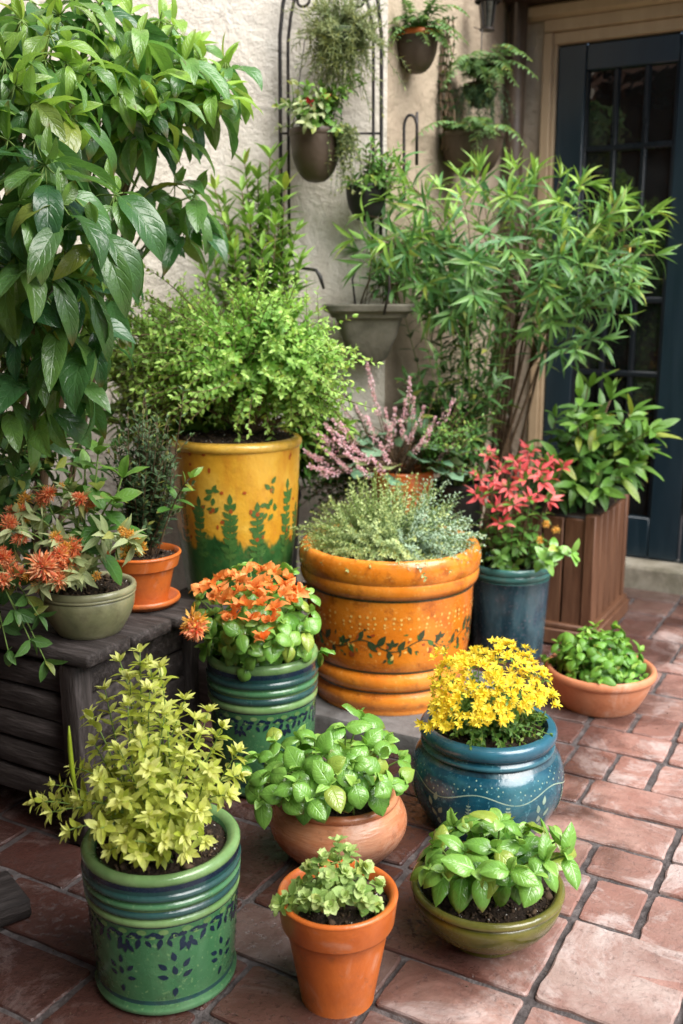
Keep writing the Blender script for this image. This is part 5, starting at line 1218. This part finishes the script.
cp = SW(S1C+.09, 3.07, 1.62); cp = PX(416, 74, 3.235); t, top = wallpot('brown half round pot with an orange rim hung on the shaded wall', cp, .068, .125, M['brownpot'], M['terra'])
F = Fol(); S = MB()
def frond(F, S, a, b, n=13, L=.04, up=.8, wr=.32, kind='lance'):
    P = path(a, b, up, 11, .03); S.tube(P, np.linspace(.0018, .0007, 11), 4)
    for i in range(n):
        f = .15+.85*i/n; p, T = at_path(P, f); sd = nrm(np.cross(T, Z3)+1e-6); l = L*(1-.7*f**2)
        for sg in (-1, 1): F.leaf(kind, p, nrm(sd*sg+T*.55+rv(.1)-Z3*.1), nrm(Z3+rv(.15)), l*U(.85, 1.1), l*wr, .4, .03, .1, .05, None, f*.3)
for i in range(26):
    frond(F, S, top+np.array([U(-.03, .03), U(-.03, .03), -.01]), PX(random.gauss(420, 22), U(-8, 48), 3.2+U(-.12, .08)), 11, .034, 1., .45)
for q in ((392, 24), (462, 40), (455, 62), (470, 18), (448, 50)): frond(F, S, top, PX(*q, 3.14), 13, .038, 1.2, .4)
F.build('foliage', M['fern'], t); S.build('stem', M['stemg'], t)
mb = MB(); mb.tube([np.array(cp)+np.array([0, .055, .12]), np.array(cp)+np.array([-.05, .10, .13])], .006, 6); mb.build('hanger', M['iron'], t)

cp = PX(471, 178, 3.48); t, top = wallpot('wide brown wall pot trailing wispy strands by the downpipe', cp, .105, .15, M['brownpot'])
F = Fol(); S = MB()
for i in range(24): frond(F, S, top+rv(.02)*np.array([1, 1, 0]), PX(random.gauss(478, 22), U(118, 152), 3.4+U(-.12, .05)), 12, .05, .9, .3)
F.build('foliage', M['fern'], t); S.build('stem', M['stemg'], t)
cp = PX(480, 100, 3.60); t = thing('fern_basket', 'grey green fern spilling from a mossy basket near the lantern', 'hanging basket', cp); cp = np.array(cp)
mb = MB(); mb.lathe([(.001, -.03, 0), (.035, -.015, 0), (.055, .02, 0), (.058, .05, 0), (.05, .052, 0), (.001, .048, 0)], cp, 24, .03); mb.build('moss_liner', M['stemb'], t)
F = Fol(); S = MB()
for i in range(26): frond(F, S, cp+np.array([U(-.03, .03), U(-.03, .03), .05]), PX(random.gauss(478, 20), U(50, 92), 3.5+U(-.12, .08)), 13, .05, 1.1, .32)
for q in ((532, 62), (520, 55), (452, 72), (445, 85), (512, 75), (490, 98)): frond(F, S, cp+Z3*.05, PX(*q, 3.42), 15, .05, 1.3, .32)
F.build('foliage', M['fern'], t); S.build('stem', M['stemg'], t)
strands(t, cp, 90, lambda i: ((lambda x, y, dy: (cp+np.array([U(-.04, .04), U(-.04, .04), .03]), PX(x, 80, 3.5+dy), PX(x+U(-4, 4), y, 3.52+dy)))(random.gauss(477, 15), U(95, 160), U(-.06, .04))), M['rosem'], .018, .0028, nodes=14)
mb = MB(); mb.tube([cp+Z3*.05, cp+Z3*.22, cp+np.array([-.02, .05, .24])], .002, 5); mb.build('hanger', M['iron'], t)
# vine on the shaded wall
t = thing('wall_vine', 'thin dark vine climbing the shaded wall between the hanging pots', 'vine', PX(447, 145, 3.45))
F = Fol(); S = MB()
for i in range(9):
    x0 = 446+U(-3, 5); P = [PX(x0+math.sin(k*.7+i)*4, 150-k*13, 3.44+.006*k+U(-.01, .01)) for k in range(11)]; S.tube(P, np.linspace(.0035, .0015, 11), 4)
    shoot(F, P, 'small', 14, .1, 2, .022, .018, .5, 75, 60, .4, .05, .1, .05, .4, ymax=.2)
F.build('foliage', M['rosem'], t); S.build('stem', M['stemb'], t)
# lantern
lp = PX(487, 30, 3.62); t = thing('wall_lantern', 'small dark iron lantern high in the wall corner', 'lantern', lp); lp = np.array(lp)
mb = MB()
for i in range(4):
    a = R(45+90*i); mb.tube([lp+np.array([.022*math.cos(a), .022*math.sin(a), 0]), lp+np.array([.034*math.cos(a), .034*math.sin(a), .085])], .003, 5)
mb.lathe([(.001, -.004, 0), (.026, -.002, 0), (.026, .004, 0), (.001, .006, 0)], lp, 12); mb.lathe([(.044, .085, 0), (.046, .090, 0), (.03, .11, 0), (.010, .125, 0), (.008, .138, 0), (.001, .142, 0)], lp, 12)
mb.build('frame', M['iron'], t, sharp=40)
mb = MB(); mb.lathe([(.019, .004, 0), (.028, .084, 0)], lp, 12); mb.build('glass', M['glass'], t)
mb = MB(); mb.tube(bez(lp+Z3*.14, lp+np.array([0, .0, .2]), lp+np.array([.03, .16, .17]), 8), .004, 6); mb.build('bracket', M['iron'], t)
# shepherd's hook
hb = PX(406, 200, 3.08); t = thing('iron_hook', 'black iron crook rising among the leaves below the orange rimmed pot', 'hook', hb)
mb = MB(); p = [PX(404, 200, 3.08), PX(404, 160, 3.08)]+[PX(410.5-6.5*math.cos(a), 128-13*math.sin(a), 3.08) for a in np.linspace(0, math.pi, 12)]+[PX(416.5, 165, 3.08)]
mb.tube(p, .0045, 7); mb.build('rod', M['iron'], t)
mb = MB(); mb.tube([PX(417, 165, 3.08), PX(417, 112, 3.08)], .004, 6); mb.build('stake', M['iron'], t)
# curved black bracket
t = thing('iron_bracket', 'small curved black bracket jutting from the pale wall', 'bracket', PX(300, 270, 3.05))
mb = MB(); mb.tube([PX(286, 272, 3.09), PX(302, 268, 3.0), PX(316, 270, 2.97), PX(320, 276, 2.96), PX(324, 289, 2.96)], [.004, .0045, .0055, .0065, .004], 7); mb.build('arm', M['iron'], t)

# stone wall planter
uc = PX(369, 366, 2.99); t = thing('wall_planter', 'grey stone wall planter with a moulded lip and leafy sprays', 'planter', uc); c = np.array(uc)
mb = MB(); prof_ = [(0., .03), (.02, .055), (.09, .085), (.125, .095), (.138, .100), (.140, .112), (.152, .118), (.160, .135), (.175, .138), (.180, .134)]
vs = []; n = 0; outl = []
for z, w in prof_:
    ring = []
    for i in range(21):
        a = math.pi+math.pi*i/20; ring.append((c[0]+w*math.copysign(abs(math.cos(a))**.45, math.cos(a)), c[1]+.06+w*.75*math.copysign(abs(math.sin(a))**.55, math.sin(a)), c[2]+z))
    vs += ring
k = len(prof_); fs = [(i*21+j, i*21+j+1, (i+1)*21+j+1, (i+1)*21+j) for i in range(k-1) for j in range(20)]
fs += [tuple(range(21))[::-1], tuple((k-1)*21+j for j in range(21))]+[(i*21+20, i*21, (i+1)*21, (i+1)*21+20) for i in range(k-1)]
mb.add(vs, fs); mb.build('basin', M['urn'], t, sharp=35)
mb = MB(); ptz = c[2]+.17; mb.tube([np.array([c[0]+.04, c[1]-.06, ptz-.02]), np.array([c[0]+.055, c[1]-.065, ptz+.05]), np.array([c[0]+.052, c[1]-.04, ptz+.18])], .004, 6); mb.tube([np.array([c[0]-.04, c[1], ptz]), np.array([c[0]-.05, c[1], ptz+.08]), np.array([c[0]-.03, c[1]+.02, ptz+.13])], .003, 6); mb.build('hanger', M['iron'], t)
F = Fol(); S = MB()
for i in range(16):
    tip = PX(U(372, 430), U(225, 290), 2.98+U(-.06, .08)); P = path(np.array([c[0]+U(-.04, .09), c[1]+.02, c[2]+.178]), tip, .6, 7, .06); S.tube(P, .0015, 4)
    shoot(F, P, 'lance', 5, .3, 2, .06, .05, .22, 70, 45, .6, .05, .2, .04, .6, ymax=.4)
F.build('foliage', M['lance'], t); S.build('stem', M['stemb'], t)
# dark pot half hidden behind the trellis foliage
cp = PX(366, 222, 3.03); t, top = wallpot('small dark pot of mixed greens half hidden behind the bamboo tips', cp, .06, .11, M['blackpot'])
F = Fol(); S = MB()
for i in range(30):
    tip = PX(random.gauss(378, 20), U(140, 200), 3.0+U(-.06, .08)); P = path(top, tip, .5, 7, .06); S.tube(P, .0014, 4); shoot(F, P, 'ovate', 7, .3, 2, .03, .024, .4, 75, 50, .5, .05, .2, .05, .6, ymax=.4)
F.build('foliage', M['mid'], t); S.build('stem', M['stemb'], t)

# ================================================================== LIGHT, SKY, CAMERA
w = bpy.data.worlds.new('World'); sc.world = w; w.use_nodes = True; nt = w.node_tree
bg = nt.nodes['Background']; sky = nt.nodes.new('ShaderNodeTexSky'); sky.sky_type = 'NISHITA'; sky.sun_disc = False
sd = nrm([.46, -.42, .85]); el = math.asin(sd[2]); azm = math.atan2(sd[0], sd[1])
sky.sun_elevation = el; sky.sun_rotation = azm; sky.air_density = 1.; sky.dust_density = 3.; sky.ozone_density = 1.
nt.links.new(sky.outputs[0], bg.inputs[0]); bg.inputs[1].default_value = .085
ld = bpy.data.lights.new('sun', 'SUN'); ld.energy = 3.9; ld.angle = R(58); ld.color = (1., .985, .965)
lo = bpy.data.objects.new('sun', ld); C.objects.link(lo); lo.rotation_mode = 'QUATERNION'; lo.rotation_quaternion = Vector((0, 0, 1)).rotation_difference(Vector([float(x) for x in sd]))
cd = bpy.data.cameras.new('camera'); co = bpy.data.objects.new('camera', cd); C.objects.link(co)
cd.sensor_fit = 'VERTICAL'; cd.sensor_height = 36; cd.lens = 36*FPX/1024; cd.clip_start = .05; cd.clip_end = 200
co.location = (0, 0, CAMH); co.rotation_euler = (R(90)-PIT, 0, 0)
cd.dof.use_dof = True; cd.dof.focus_distance = 1.75; cd.dof.aperture_fstop = 3.6
sc.camera = co
sc.view_settings.view_transform = 'Standard'; sc.view_settings.look = 'None'; sc.view_settings.exposure = 1.12; sc.view_settings.gamma = 1
sc.view_settings.use_curve_mapping = False
sc.cycles.max_bounces = 6; sc.cycles.transparent_max_bounces = 4
